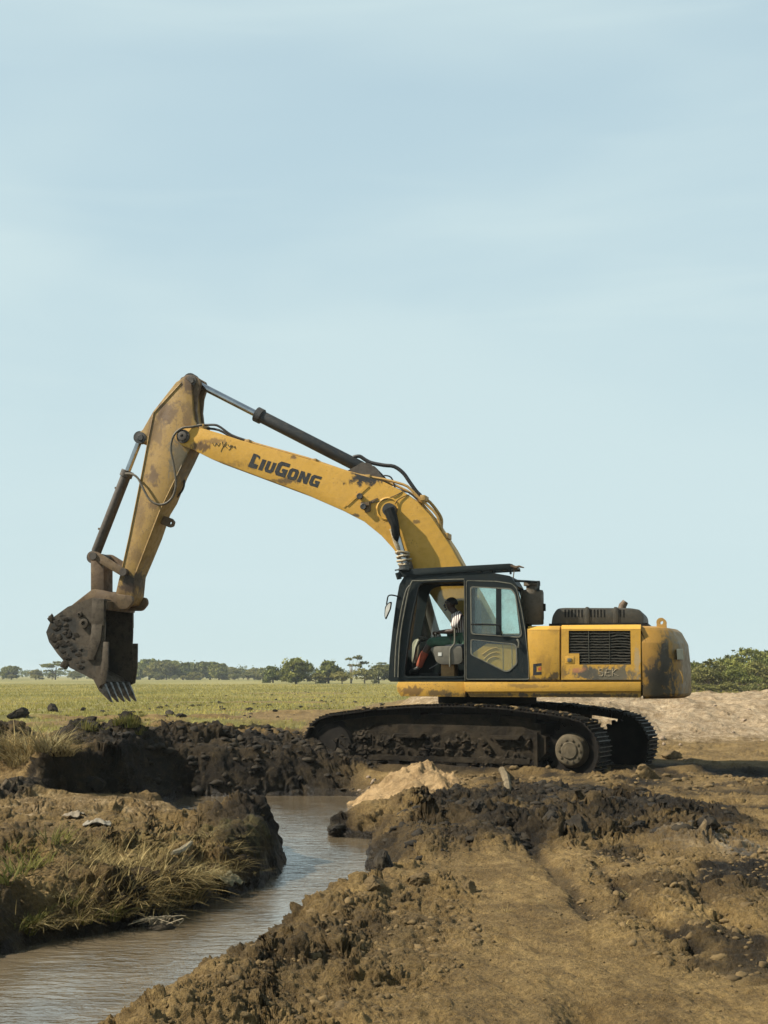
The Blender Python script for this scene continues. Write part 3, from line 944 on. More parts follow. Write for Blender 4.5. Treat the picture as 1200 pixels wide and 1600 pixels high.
M['clod_dark'] = mud_mat('dark_clod_mud', (0.0066, 0.0050, 0.0033), (0.0303, 0.0220, 0.0110), 0.85, 9.0, 0.03)
M['clod_tan'] = mud_mat('dry_clod_earth', (0.0600, 0.0400, 0.0170), (0.1500, 0.1000, 0.0420), 0.92, 9.0, 0.03)
M['clod_pale'] = mud_mat('pale_clod_earth', (0.1488, 0.1054, 0.0682), (0.2666, 0.2046, 0.1426), 0.92, 9.0, 0.03)


def cat3(*t):
    return tuple(np.concatenate([a[i] for a in t]) for i in range(3))


bank_poly = [(-4.6, 20.9), (-0.6, 21.1), (0.0, 23.5), (-0.8, 25.5), (-4.6, 25.0)]
left_up = [(-8.5, 19.8), (-4.0, 19.8), (-3.6, 21.6), (-4.4, 23.5), (-8.5, 23.5)]
field_poly = gpoly([(60, 1122), (200, 1106), (420, 1094), (600, 1092), (600, 1140), (420, 1132), (230, 1135)])
field_far = gpoly([(300, 1083), (600, 1078), (610, 1092), (300, 1090)])
clod_field('dark_mud_clods', *cat3(scatter(band, 2600, .008, .085, 3), scatter(bank_poly, 1500, .012, .11, 3), scatter(left_up, 300, .015, .13, 3), scatter(field_poly, 320, .02, .15, 2.6), scatter(field_far, 110, .03, .14)), M['clod_dark'])
right_poly = gpoly([(880, 1330), (1210, 1330), (1260, 1560), (1000, 1500), (900, 1410)])
track_poly = [(0.6, 19.0), (4.2, 18.6), (6.8, 21.2), (4.2, 22.2), (1.0, 22.6)]
clod_field('dry_mud_clods', *cat3(scatter(clump, 4200, .004, .04, 4), scatter(right_poly, 3600, .004, .045, 3), scatter(path, 1300, .002, .016, 3), scatter(track_poly, 800, .010, .08, 3), scatter([(-4.6, 9.0), (-1.0, 12.8), (-1.4, 15.6), (-4.8, 17.8)], 400, .008, .06, 3)), M['clod_tan'])
clod_field('pale_spoil_clods', *cat3(scatter([(2.0, 28.5), (11.5, 29.5), (12, 37), (1.5, 36)], 300, .012, .10, 5), scatter([(-1.5, 20.6), (0.5, 19.4), (0.9, 21.8), (-1.2, 21.8)], 420, .012, .07)), M['clod_pale'])


# ================================================================== excavator
EX = empty('excavator', O, -TH)
tag(EX, 'large muddy yellow tracked excavator with raised boom and hanging bucket', 'excavator')


def pbox(mb, x0, x1, y0, y1, v0, v1, vref=None):
    vr = v1 if vref is None else vref
    u0, w1 = L(x0, y0, vr); u1, w0 = L(x1, y1, vr)
    w1 = max(w1, L(x1, y0, vr)[1]) if False else w1
    return mb.box(u0, u1, v0, v1, w0, w1)


# ------------------------------------------------------------------ tracks
def track_path(n):
    P = []
    cr, cl_, rr = (2.0, 0.35), (-2.20, 0.33), 0.475
    top = [(-2.12, 0.835), (-1.4, 0.93), (-0.6, 0.985), (0.25, 1.0), (1.0, 0.965), (1.6, 0.90), (2.06, 0.835)]
    for i in range(len(top) - 1):
        for k in range(10):
            t = k / 10
            P.append((top[i][0] * (1 - t) + top[i + 1][0] * t, top[i][1] * (1 - t) + top[i + 1][1] * t))
    for a in range(80, -91, -10):
        P.append((cr[0] + rr * math.cos(R(a)), cr[1] + rr * math.sin(R(a))))
    for k in range(1, 30):
        t = k / 30
        P.append((cr[0] * (1 - t) + cl_[0] * t, (cr[1] - rr) * (1 - t) + (cl_[1] - rr) * t))
    for a in range(270, 99, -10):
        P.append((cl_[0] + rr * math.cos(R(a)), cl_[1] + rr * math.sin(R(a))))
    P = np.array(P + [P[0]])
    s = np.concatenate([[0], np.cumsum(np.hypot(*np.diff(P, axis=0).T))])
    q = np.arange(n) / n * s[-1]
    e = 0.02
    pos = np.stack([np.interp(q, s, P[:, 0]), np.interp(q, s, P[:, 1])], 1)
    nx = np.stack([np.interp((q + e) % s[-1], s, P[:, 0]), np.interp((q + e) % s[-1], s, P[:, 1])], 1)
    return pos, np.arctan2(nx[:, 1] - pos[:, 1], nx[:, 0] - pos[:, 0]), s[-1] / n


NSH = 56
pos, ang, pitch_ = track_path(NSH)
mb = MB(False)
hp = pitch_ / 2 - 0.004
mb.box(-hp, hp, -0.3, 0.3, 0.0, 0.022)
for xx in (-0.068, 0.0, 0.068):
    mb.prism([(xx - .012, .022), (xx + .012, .022), (xx + .007, .052), (xx - .007, .052)], -0.298, 0.298)
for yy in (-0.12, 0.12):
    mb.box(-hp * 0.98, hp * 0.98, yy - .025, yy + .025, -0.09, 0.0)
shoe_me = mb.mesh('track_shoe', M['shoe'])
shoe_me.materials.append(M['grouser'])
for p in shoe_me.polygons:
    if p.center.z > 0.050:
        p.material_index = 1
DROT = -(THU - TH)


def make_track(side):
    """side +1 is the track towards the camera"""
    va, vb = (1.06, 1.46) if side > 0 else (-1.46, -1.06)
    vo = 1.46 * side
    cen_ = 1.3 * side
    mb = MB()
    mb.prism([(-1.75, .30), (-1.55, .16), (1.45, .16), (1.60, .30), (1.60, .55), (1.2, .70), (-1.2, .72), (-1.75, .52)], va, vb)
    mb.prism([(-2.0, .2), (1.5, .2), (1.5, .74), (.6, .88), (-.7, .87), (-2.0, .70)], cen_ - .12, cen_ + .12)
    # lower roller guard and the ledge above it, step brackets
    o0, o1 = (vo, vo + .05 * side)
    mb.prism([(-1.5, .12), (1.35, .12), (1.35, .20), (-1.5, .20)], min(o0, o1), max(o0, o1))
    for cu in (-0.75, 0.95):
        mb.prism([(cu - .22, .50), (cu + .22, .50), (cu + .26, .56), (cu - .26, .56)], min(vo, vo + .10 * side), max(vo, vo + .10 * side))
    mb.prism([(1.42, .05), (1.48, .05), (1.48, .62), (1.42, .62)], min(vo, vo + .06 * side), max(vo, vo + .06 * side))
    # caked mud on the outer face
    nu, nw = 220, 48
    us, ws = np.linspace(-2.4, 1.40, nu), np.linspace(.02, .86, nw)
    UU, WW = np.meshgrid(us, ws, indexing='ij')
    e = np.minimum(ss(0, .08, WW - .02), ss(0, .10, .86 - .05 * UU * UU - WW + .10 * fbm(UU * 3, WW, 3, 311))) * ss(0, .25, UU + 2.4) * ss(0, .05, 1.40 - UU)
    dep = (0.075 + 0.10 * fbm(UU * 4, WW * 4, 5, 301, 0.62) + 0.35 * chunks(UU, WW, .16, 305) + 0.3 * chunks(UU, WW, .07, 309) - .10 * ss(.45, .75, WW)) * e - 0.08
    grid = [(UU.flat[i], vo + side * dep.flat[i], WW.flat[i]) for i in range(nu * nw)]
    fs = [(i * nw + j, (i + 1) * nw + j, (i + 1) * nw + j + 1, i * nw + j + 1) for i in range(nu - 1) for j in range(nw - 1)]
    mb.add(grid, fs)
    t = mb.build('track', M['track'], EX)
    t.rotation_euler = (0, 0, DROT)
    cen = 1.3 * side
    for k in range(NSH):
        o = link('track_shoe', shoe_me, t)
        o.location = (pos[k, 0], -cen, pos[k, 1])
        o.rotation_euler = (random.uniform(-.01, .01), -ang[k], 0)
    mb = MB(False)
    rm2 = random.Random(40 + side)
    for k in range(260):
        i = rm2.randrange(NSH)
        top_ = pos[i, 1] > .75
        if not top_ and rm2.random() < .55:
            continue
        v_, f_ = CRUMBS[k % 10]
        s_ = rm2.uniform(.018, .055) * (1.25 if top_ else .8)
        ca2, sa2 = math.cos(ang[i]), math.sin(ang[i])
        dx_, dn_ = rm2.uniform(-.09, .09), .03 + s_ * .15
        cx_, cz_ = pos[i, 0] + dx_ * ca2 - dn_ * sa2, pos[i, 1] + dx_ * sa2 + dn_ * ca2
        if pos[i, 0] > 2.0 and not top_:
            cx_ = pos[i, 0] + .03
        cy_ = -cen + rm2.uniform(-.29, .29)
        mb.add([(cx_ + q[0] * s_, cy_ + q[1] * s_ * 1.2, cz_ + q[2] * s_ * .8) for q in v_], [tuple(q) for q in f_])
    o_ = mb.build('caked_mud', M['clod_tan'] if side > 0 else M['clod_dark'], t, sharp=70); tag(o_, kind='stuff')
    # sprocket with drive hub
    mb = MB()
    outl = []
    for i in range(88):
        a = 2 * math.pi * i / 88
        r = 0.43 if i % 4 < 2 else 0.375
        outl.append((2.0 + r * math.cos(a), .35 + r * math.sin(a)))
    mb.prism(outl, cen - .05, cen + .05)
    mb.build('sprocket', M['under'], t)
    mb = MB()
    mb.lathe((2.0, cen, .35), [(.27, 0), (.27, .10 * side), (.235, .16 * side), (.225, .20 * side), (.20, .21 * side), (.14, .205 * side), (.12, .225 * side), (.02, .225 * side)], 32, 'v')
    for i in range(10):
        a = 2 * math.pi * i / 10
        mb.disc_y((2.0 + .17 * math.cos(a), .35 + .17 * math.sin(a)), .02, cen + .20 * side, cen + .225 * side, 6)
    mb.build('drive_hub', M['hub'], t)
    mb = MB()
    mb.lathe((-2.20, cen, .33), [(.10, -.2), (.36, -.2), (.40, -.12), (.44, -.10), (.44, .10), (.40, .12), (.36, .2), (.10, .2), (.1, .24), (.02, .24)], 28, 'v')
    mb.build('idler_wheel', M['under'], t)
    for i in range(8):
        mb = MB()
        u = -1.45 + i * 0.41
        mb.lathe((u, cen, .06), [(.03, -.2), (.11, -.2), (.13, -.16), (.13, -.08), (.105, -.07), (.105, .07), (.13, .08), (.13, .16), (.11, .2), (.03, .2)], 16, 'v')
        mb.build('track_roller', M['under'], t)
    for u, w in ((-.65, .86), (.75, .86)):
        mb = MB()
        mb.disc_y((u, w), .075, cen - .15, cen + .15, 14)
        mb.build('carrier_roller', M['under'], t)


make_track(1)
make_track(-1)
mb = MB()
mb.box(-.95, .95, -1.08, 1.08, .42, .70)
mb.box(-.75, .75, -.75, .75, .68, .80)
o = mb.build('center_frame', M['under'], EX, bevel=.02); o.rotation_euler = (0, 0, DROT)
mb = MB()
mb.lathe((0, 0, .78), [(.80, 0), (.80, .12), (.74, .14), (.74, .24), (.84, .26), (.84, .42), (.1, .42)], 40, 'w')
mb.build('turntable', M['under'], EX)

# ------------------------------------------------------------------ upper frame
mb = MB()
u0 = L(626, 1080, 1.4)[0]; u1 = L(1000, 1080, 1.5)[0]
mb.box(u0 + .1, u1, -1.40, 1.30, 1.175, 1.36)
mb.build('deck_frame', M['under'], EX, bevel=.01)
mb = MB()
fr = PL([(622, 1065.5), (619.5, 1072), (621, 1080), (626, 1088), (727, 1089), (727, 1065.5)], 1.43)
mb.prism(fr, 1.30, 1.43)
mb.build('cab_sill', M['skirt'], EX, bevel=.012)
mb = MB()
mb.prism(PL([(725, 1066), (1001.5, 1065.5), (1001.5, 1080.5), (727, 1081)], 1.5), 1.30, 1.5)
mb.prism(PL([(729, 1081), (1001.5, 1080.5), (1001.5, 1090), (735, 1089)], 1.44), 1.30, 1.44)
mb.build('side_skirt', M['skirt'], EX, bevel=.012)
mb = MB(); mb.box(u0 + .3, u1, -1.5, -1.35, 1.18, 1.42); mb.build('side_skirt', M['skirt'], EX, bevel=.012)

# engine house behind the cab (inner block, then the panels seen from the side)
mb = MB()
ua, wt = L(822, 978, 1.5); ub = L(1003, 978, 1.5)[0]
mb.box(ua, ub, -1.46, 1.42, 1.36, wt - .03)
mb.build('engine_house', M['body'], EX, bevel=.03)
mb = MB()
uf = L(690, 1000, -.5)[0]
mb.prism([(uf, 1.36), (ua - .01, 1.36), (ua - .01, wt - .06), (uf + .55, wt - .06), (uf + .05, wt - .5)], -1.48, -.50)
mb.build('tank_housing', M['body'], EX, bevel=.04)


def side_panel(name, x0, x1, y0, y1, mat, holes=(), bev=.014):
    mb = MB()
    outer = PL([(x0, y1), (x1, y1), (x1, y0 + 6), (x0, y0 + 6)], 1.5)
    mb.prism(outer, 1.425, 1.5, holes)
    # chamfered shoulder up to the roof
    a = L(x0, y0 + 6, 1.5); c = L(x1, y0 + 6, 1.5); ht = L(x0, y0, 1.5)[1]
    mb.add([(a[0], 1.5, a[1]), (c[0], 1.5, c[1]), (c[0], 1.42, ht), (a[0], 1.42, ht), (a[0], 1.38, a[1]), (c[0], 1.38, c[1]), (c[0], 1.30, ht), (a[0], 1.30, ht)],
           [(0, 1, 2, 3), (7, 6, 5, 4), (0, 3, 7, 4), (1, 5, 6, 2), (3, 2, 6, 7)])
    return mb.build(name, mat, EX, bevel=bev if not holes else 0)


sp = side_panel('side_panel', 824, 874.5, 978, 1062.5, M['body'])
gh_ = fillet(PL([(888.5, 985.5), (985, 985.5), (986, 1038.5), (905, 1038.5), (905, 1021), (888.5, 1021)], 1.5), .012)
ed = side_panel('engine_door', 877, 1001, 976.5, 1062, M['door'], [gh_])
ed['label'] = 'yellow engine door with a louvred opening and worn grey lower edge'
mb = MB(); pbox(mb, 880, 992, 982, 1042, 1.421, 1.428, 1.45); mb.build('radiator_core', M['black'], ed)
rsl = random.Random(3)
cols3 = [(889, 919.5), (920.5, 952), (953, 985)]
for r in range(12):
    yy = 989.0 + r * 4.35
    for ci, (xa, xb) in enumerate(cols3):
        if ci == 0 and r > 7:
            xa = 905.5
        mb = MB()
        n = 7
        wv = [rsl.uniform(-.55, .55) * (1.3 if ci == 2 else .8) for _ in range(n)]
        vs = []
        for i in range(n):
            x = xa + (xb - xa) * i / (n - 1)
            y = yy + wv[i] - (1.2 * math.sin(math.pi * i / (n - 1)) if ci == 2 and r < 6 else 0)
            p0, p1 = L(x, y - .2, 1.485), L(x, y + 1.7, 1.485)
            vs += [(p0[0], 1.440, p0[1] + .018), (p1[0], 1.492, p1[1] + .012), (p1[0], 1.490, p1[1]), (p0[0], 1.436, p0[1] + .006)]
        fs = []
        for i in range(n - 1):
            for k in range(4):
                k2 = (k + 1) % 4
                fs.append((4 * i + k, 4 * i + k2, 4 * i + 4 + k2, 4 * i + 4 + k))
        mb.add(vs, fs + [(0, 1, 2, 3), (4 * n - 1, 4 * n - 2, 4 * n - 3, 4 * n - 4)])
        mb.build('louvre_slat', M['hood'], ed)
for x in (920, 952.5):
    mb = MB(); pbox(mb, x - .7, x + .7, 985, 1039, 1.484, 1.497, 1.49); mb.build('grille_bar', M['trim'], ed)
mb = MB()
pbox(mb, 883, 897.5, 1025.5, 1037, 1.497, 1.504, 1.5)
mb.build('latch_plate', M['door'], ed, bevel=.003)
mb = MB(); pbox(mb, 886.5, 893, 1028.5, 1034, 1.505, 1.514, 1.5); mb.build('door_latch', M['trim'], ed, bevel=.003)
mb = MB()
def strokes(mb, pts_list, v, r, raise_=.002):
    for pts in pts_list:
        mb.tube([P3(x, y, v + raise_) for x, y in pts], r, 5, 2)
strokes(mb, [[(942, 1046), (937, 1045), (936, 1049), (942, 1051), (941, 1056), (936, 1056)], [(946, 1046), (945, 1056)], [(954, 1047), (948, 1046), (947, 1056), (954, 1056)], [(947, 1051), (952, 1051)], [(957, 1045), (957, 1056)], [(964, 1045), (957, 1051), (966, 1056)]], 1.5, .005)
mb.build('scratched_writing', M['rag'], ed)
# square bracket emblem behind the cab door
mb = MB()
em = [(833, 1037.5), (846, 1036), (846, 1040), (838, 1041), (838, 1050), (846, 1049.5), (846, 1054), (833, 1055)]
mb.prism(PL(em, 1.5), 1.4985, 1.503)
mb.build('emblem', M['letter'], sp)
mb = MB(); mb.prism(PL([(840.5, 1044), (845.5, 1041.5), (845.5, 1047.5), (841, 1047.5)], 1.5), 1.4985, 1.5025); mb.build('emblem', M['orange'], sp)['label'] = 'small orange wedge of the emblem'
# fuel cap style boss and hand rail on the far side are hidden; roof sheet over the house
mb = MB()
mb.box(ua + .02, ub - .01, -1.44, 1.40, wt - .035, wt - .004)
mb.build('roof_sheet', M['body'], EX, bevel=.01)

# ------------------------------------------------------------------ counterweight
def cw_plan(inset, lean, n=9):
    a = L(1003.5, 1040, 1.5)[0]
    zr = L(1079, 1060, 0.6)[0]
    h = 1.5 - inset; e = zr - inset * .6 - lean
    pts = [(a, h)]
    for i in range(n + 1):
        t = R(90) * (1 - i / n)
        pts.append((e - .62 + .52 * math.cos(t), h - .60 + .60 * math.sin(t)))
    for i in range(1, 8):
        t = -1 + 2 * i / 8
        pts.append((e - .10 + .10 * (1 - t * t), -t * (h - .60)))
    for i in range(n + 1):
        t = R(90) * (i / n)
        pts.append((e - .62 + .52 * math.cos(t), -(h - .60 + .60 * math.sin(t))))
    pts.append((a, -h))
    return pts


lev = [(1092, .07, .06), (1088, .012, .01), (1084, 0, 0), (1040, 0, .0), (1006, 0, .03), (1003, .006, .036), (985, .07, .09), (980, .095, .14), (977.2, .16, .26)]
vs, fs = [], []
npl = len(cw_plan(0, 0))
for (yy, ins, ln) in lev:
    w = L(1030, yy, 1.45)[1]
    vs += [(p[0], p[1], w) for p in cw_plan(ins, ln)]
for i in range(len(lev) - 1):
    for k in range(npl):
        k2 = (k + 1) % npl
        fs.append((i * npl + k, i * npl + k2, (i + 1) * npl + k2, (i + 1) * npl + k))
fs += [tuple(range(npl)), tuple((len(lev) - 1) * npl + k for k in range(npl))]
cw = MB().add(vs, fs).build('counterweight', M['cw'], EX, sharp=24)
cw['label'] = 'rounded rear counterweight, its back corner black with oily dirt'
def eye(px, py, v, r, parent, mat):
    mb = MB()
    u, w = L(px, py, v)
    out_ = [(u + r * math.cos(R(a)), w + r * math.sin(R(a))) for a in range(-20, 201, 20)] + [(u - r, w - r * 1.3), (u + r, w - r * 1.3)]
    inn = [(u + r * .45 * math.cos(R(a)), w + r * .45 * math.sin(R(a))) for a in range(0, 360, 30)]
    mb.prism(out_, v - .035, v + .035, [inn])
    return mb.build('lifting_eye', mat, parent)
eye(1033, 972.5, .95, .075, cw, M['pipe'])
eye(1035, 973.5, -.95, .075, cw, M['pipe'])
mb = MB()
mb.add([tuple(P3(x, y, v)) for x, y, v in ((1057, 1014, 1.20), (1067, 1014, 1.06), (1068, 1031, 1.06), (1058, 1031, 1.20))] + [tuple(P3(x, y, v)) for x, y, v in ((1057.3, 1014.5, 1.325), (1067.3, 1014.5, 1.185), (1068.3, 1030.5, 1.185), (1058.3, 1030.5, 1.325))],
       [(0, 1, 2, 3), (7, 6, 5, 4), (0, 4, 5, 1), (1, 5, 6, 2), (2, 6, 7, 3), (3, 7, 4, 0)])
mb.build('data_plate', M['beige'], cw)
mb = MB()
mb.tube([P3(1060, 1046, 1.34), P3(1064.5, 1052, 1.34), P3(1067, 1060, 1.33), P3(1066, 1068, 1.33)], .012, 6, 3)
mb.build('grab_handle', M['pipe'], cw)

# ------------------------------------------------------------------ hood, exhaust, air cleaner
mb = MB()
hb = PL([(861, 977), (863, 962), (870, 951), (880, 949.5), (985, 950), (1000, 952.5), (1005, 960), (1006, 977)], 1.0)
mb.prism(fillet(hb, .05), -.9, 1.0)
hood = mb.build('engine_hood', M['hood'], EX, bevel=.03)
mb = MB()
for x0 in (882, 917, 968):
    k = 6 if x0 != 968 else 2
    for i in range(k):
        x = x0 + i * 5.2
        u0_, w1_ = L(x, 952.5, 1.0); u1_, w0_ = L(x + 2.6, 964.5, 1.0)
        mb.box(u0_, u1_, .97, 1.003, w0_, w1_)
mb.build('vent_slot', M['black'], hood)
for x0, x1 in ((913.5, 921), (958, 966)):
    mb = MB()
    st = PL([(x0, 976), (x0, 951), (x0 + 2, 948.3), (x1 - 2, 948.3), (x1, 951), (x1, 976)], 1.0)
    mb.prism(st, -.85, 1.018)
    mb.build('hood_strap', M['hood'], hood, bevel=.008)
mb = MB(); pbox(mb, 858, 1012, 974.5, 977.5, -.95, 1.03, 1.0); mb.build('hood_flange', M['black'], EX)
mb = MB()
e0 = P3(972, 951, .3)
mb.tube([e0, e0 + Vector((.01, 0, .05)), e0 + Vector((.06, 0, .12))], [.07, .065, .05], 14, 1)
mb.build('exhaust_stub', M['linkage'], EX)
mb = MB()
c = P3(832, 976, 1.0); tp = P3(832, 921, 1.0); rad = 17.5 / 92
mb.lathe((c.x, c.y, c.z), [(rad * .9, 0), (rad * .97, .02), (rad * .97, .08), (rad, .09), (rad, tp.z - c.z - .06), (rad * .93, tp.z - c.z - .015), (rad * .5, tp.z - c.z), (rad * .5, tp.z - c.z + .05), (rad * .72, tp.z - c.z + .06), (rad * .72, tp.z - c.z + .12), (rad * .3, tp.z - c.z + .14)], 28)
ac = mb.build('air_cleaner', M['filter'], EX)
mb = MB()
mb.box(c.x + rad * .9, c.x + rad * 1.15, 1.0 - .04, 1.0 + .04, c.z + .22, c.z + .34)
mb.build('clamp', M['black'], ac, bevel=.008)
mb = MB()
mb.tube([P3(800, 907, 1.2), P3(815, 908, 1.2), P3(842, 909.5, 1.2)], .02, 7, 1)
mb.tube([P3(841.5, 907.5, 1.2), P3(841, 924, 1.2)], .025, 7, 1)
mb.build('guard_rail', M['cab'], EX)

# ------------------------------------------------------------------ cab
VN, VF = 1.42, .56
outline = fillet(PL([(607, 1064), (608.5, 1030), (613, 985), (618.5, 943), (624, 913), (632, 900), (648, 894.5), (700, 893.5), (770, 895), (798, 900), (807, 915), (816, 950), (822, 985), (826, 1030), (827.5, 1064)], VN), .03, 3)
doorway = fillet(PL([(652, 926), (655, 914), (664, 910), (725.5, 908.5), (725.5, 1056.5), (631.5, 1056.5), (634.5, 1030), (642, 975)], VN), .05, 4)
quarter = fillet(PL([(741, 917), (797, 918), (805, 930), (812, 992), (741, 989)], VN), .05, 4)
mb = MB()
mb.prism(outline, VN - .075, VN, [doorway, quarter])
cabw = mb.build('cab', M['cab'], EX)
cabw['label'] = 'black operator cab with an open doorway'
# far wall, with its long window
far_win = fillet(PL([(653, 926), (657, 916), (668, 911), (722, 910), (722, 1000), (640, 1000)], VN), .06, 4)
far_win2 = fillet(PL([(732, 911), (797, 914), (806, 935), (813, 992), (732, 996)], VN), .05, 4)
mb = MB()
mb.prism(outline, VF - .05, VF, [far_win, far_win2])
mb.build('far_wall', M['cab'], cabw)
# roof, front and back cross members
def cross(name, pts, v0=VF, v1=VN - .075, mat='cab', par=None):
    m_ = MB(); m_.prism(PL(pts, VN), v0, v1); return m_.build(name, M[mat], par or cabw)
cross('cab_roof', [(632, 900.5), (648, 895), (700, 894), (770, 895.5), (798, 900.5), (797, 905), (770, 901), (700, 900), (650, 901), (636, 906)])
cross('roof_lining', [(645, 905), (700, 901.5), (790, 903), (788, 907), (700, 906.5), (650, 909)], mat='black')
cross('front_header', [(624.5, 914), (632, 901), (640, 905), (634, 918)])
cross('front_panel', [(608, 1064), (610, 1018), (615, 1018), (613, 1064)])
cross('cab_floor', [(608, 1065.3), (608, 1059.5), (827, 1059.5), (827, 1065.3)], mat='under')
cross('rear_wall', [(815, 1059), (812, 985), (818, 985), (825, 1059)])
cross('rear_header', [(790, 903), (798, 901), (807, 915), (802, 918)])
m_ = MB(); m_.prism(PL([(615.5, 1017), (634, 920), (636.5, 920), (617.5, 1017)], VN), VF + .03, VN - .08); m_.build('windscreen', M['glass'], cabw)
m_ = MB(); m_.prism(far_win, VF - .03, VF - .024); m_.build('side_window', M['glass'], cabw)
m_ = MB(); m_.prism(far_win2, VF - .03, VF - .024); m_.build('side_window', M['glass2'], cabw)
m_ = MB(); m_.prism(quarter, VN - .05, VN - .044); m_.build('quarter_window', M['glass'], cabw)
# the door, swung back against the cab side
VD = 1.50
dout = fillet(PL([(728, 1062), (728, 906.5), (775, 907.5), (799, 911), (807, 918), (815, 950), (821, 985), (825.5, 1030), (827, 1062)], VD), .035, 3)
dwin = fillet(PL([(734.5, 916), (799, 919), (806, 928), (816, 992), (812, 996.5), (735.5, 991)], VD), .05, 4)
dlow = fillet(PL([(735, 998.5), (803, 1005.5), (807.5, 1009), (808.5, 1037), (796, 1049), (789, 1050), (735, 1023)], VD), .04, 4)
mb = MB()
mb.prism(dout, VD - .035, VD, [dwin, dlow])
door = mb.build('door', M['cab'], EX)
door['label'] = 'black glazed cab door swung back flat against the side'
def ring(name, loop, wid, v0, v1, mat, par):
    cx = sum(p[0] for p in loop) / len(loop); cy = sum(p[1] for p in loop) / len(loop)
    inner = []
    for p in loop:
        d = Vector((cx - p[0], cy - p[1])); d.normalize()
        inner.append((p[0] + d.x * wid, p[1] + d.y * wid))
    m_ = MB(); m_.prism(loop, v0, v1, [inner]); return m_.build(name, mat, par)
ring('window_seal', dwin, .022, VD - .03, VD + .008, M['trim'], door)
ring('window_seal', dlow, .022, VD - .03, VD + .008, M['trim'], door)
ring('edge_trim', dout, .016, VD - .002, VD + .006, M['trim'], door)
m_ = MB(); m_.prism(dwin, VD - .02, VD - .015); m_.build('window_pane', M['glass2'], door)
m_ = MB(); m_.prism(dlow, VD - .006, VD - .002); m_.build('window_pane', M['glass'], door)
# ribbed yellow panel behind the low pane
mb = MB()
mb.prism(PL([(739, 1020), (760, 1005.5), (802, 1007.5), (806, 1010), (807, 1036), (796, 1047.5), (789, 1048.5), (739, 1024)], VD), VD - .034, VD - .026)
rp = mb.build('ribbed_panel', M['body'], door)
for k in range(3):
    m_ = MB()
    y = 1013 + k * 7
    m_.tube([P3(753 + k * 3, y + 10, VD - .018), P3(765, y + 2, VD - .018), P3(775, y - 1, VD - .018), P3(779, y + 1, VD - .018)], .010, 6, 3)
    m_.build('pressed_rib', M['body'], door)
for x in (785, 799):
    m_ = MB(); pbox(m_, x, x + 1.2, 1004, 1049, VD - .027, VD - .022, VD); m_.build('panel_seam', M['trim'], door)
m_ = MB(); m_.prism(PL([(775, 917.5), (783, 918), (783.5, 994), (775, 993)], VD), VD - .03, VD + .004); m_.build('window_divider', M['cab'], door)
m_ = MB(); m_.tube([P3(736, 975.5, VD + .05), P3(760, 975.5, VD + .06), P3(779, 977, VD + .06), P3(782, 983, VD + .05), P3(783, 993, VD + .02)], .012, 6, 3); m_.build('grab_handle', M['black'], door)
m_ = MB(); m_.tube([P3(808, 999, VD + .02), P3(811, 1004, VD + .04), P3(810, 1012, VD + .02)], .016, 6, 2); m_.build('door_handle', M['trim'], door)
# door post between doorway and door, seals, front post pipes
m_ = MB(); pbox(m_, 725.6, 727.6, 907, 1063, VN + .002, VN + .055, VN); m_.build('door_post', M['trim'], cabw)
ring('doorway_seal', [(p[0], p[1]) for p in doorway], -.03, VN + .001, VN + .012, M['cab'], cabw)
m_ = MB(); m_.tube([P3(617, 1058, VN + .03), P3(619, 1010, VN + .03), P3(626, 960, VN + .03), P3(634, 925, VN + .03), P3(640, 915, VN + .03)], .012, 6, 3); m_.build('grab_rail', M['trim'], cabw)
m_ = MB(); m_.tube([P3(622, 1058, VN + .03), P3(625, 1000, VN + .03), P3(632, 955, VN + .03), P3(642, 912, VN + .03), P3(656, 907.5, VN + .03), P3(725, 905, VN + .03)], .010, 6, 3); m_.build('rain_gutter', M['trim'], cabw)
m_ = MB(); m_.tube([P3(638, 1015, 1.28), P3(643, 985, 1.28), P3(648, 950, 1.28), P3(650, 930, 1.28)], .03, 7, 2); m_.build('screen_frame', M['linkage'], cabw)
# mirror at the front post
m_ = MB(); m_.tube([P3(625, 933, VN), P3(614, 930, VN + .02), P3(607, 931, VN + .03), P3(605, 938, VN + .03), P3(604, 945, VN + .03)], .012, 6, 3)
mir = m_.build('mirror', M['black'], EX)
m_ = MB(); m_.prism(fillet(PL([(601, 962), (602, 948), (608, 941), (612.5, 940), (611, 951), (603, 969)], VN + .03), .03), VN + .01, VN + .06); m_.build('mirror_housing', M['black'], mir, bevel=.008)
m_ = MB(); m_.prism(fillet(PL([(602, 961), (603.5, 949), (608, 943), (611, 942.5), (609.8, 951), (603, 966)], VN + .03), .03), VN + .061, VN + .064); m_.build('mirror_glass', M['white'], mir)
# guard frame on the cab roof
gd = MB()
gd.prism(PL([(621, 897), (625, 889.5), (640, 889), (796, 880.5), (801, 881.5), (802, 889), (640, 900), (622, 902)], VN), VN - .06, VN + .02)
gd.prism(PL([(621, 897), (625, 889.5), (640, 889), (796, 880.5), (801, 881.5), (802, 887), (640, 896), (622, 899)], VN), VF - .06, VF)
guard = gd.build('roof_guard', M['cab'], EX, bevel=.008)
for i in range(9):
    x = 632 + i * 20.5
    m_ = MB(); y = 889.5 - (x - 640) * .052
    pbox(m_, x, x + 5, y + 1, y + 4, VF - .03, VN - .03, VN); m_.build('guard_bar', M['cab'], guard)
for x in (662, 715, 768, 796):
    m_ = MB(); pbox(m_, x, x + 3, 888, 897, VN - .045, VN - .01, VN); m_.build('guard_post', M['cab'], guard)
m_ = MB(); m_.tube([P3(798, 884, VN), P3(806, 887, VN), P3(811, 885, VN), P3(819, 887, VN)], [.03, .03, .02, .008], 6, 1); m_.tube([P3(804, 886, VN), P3(802, 903, VN)], .009, 5, 1); m_.build('broken_bracket', M['linkage'], guard)
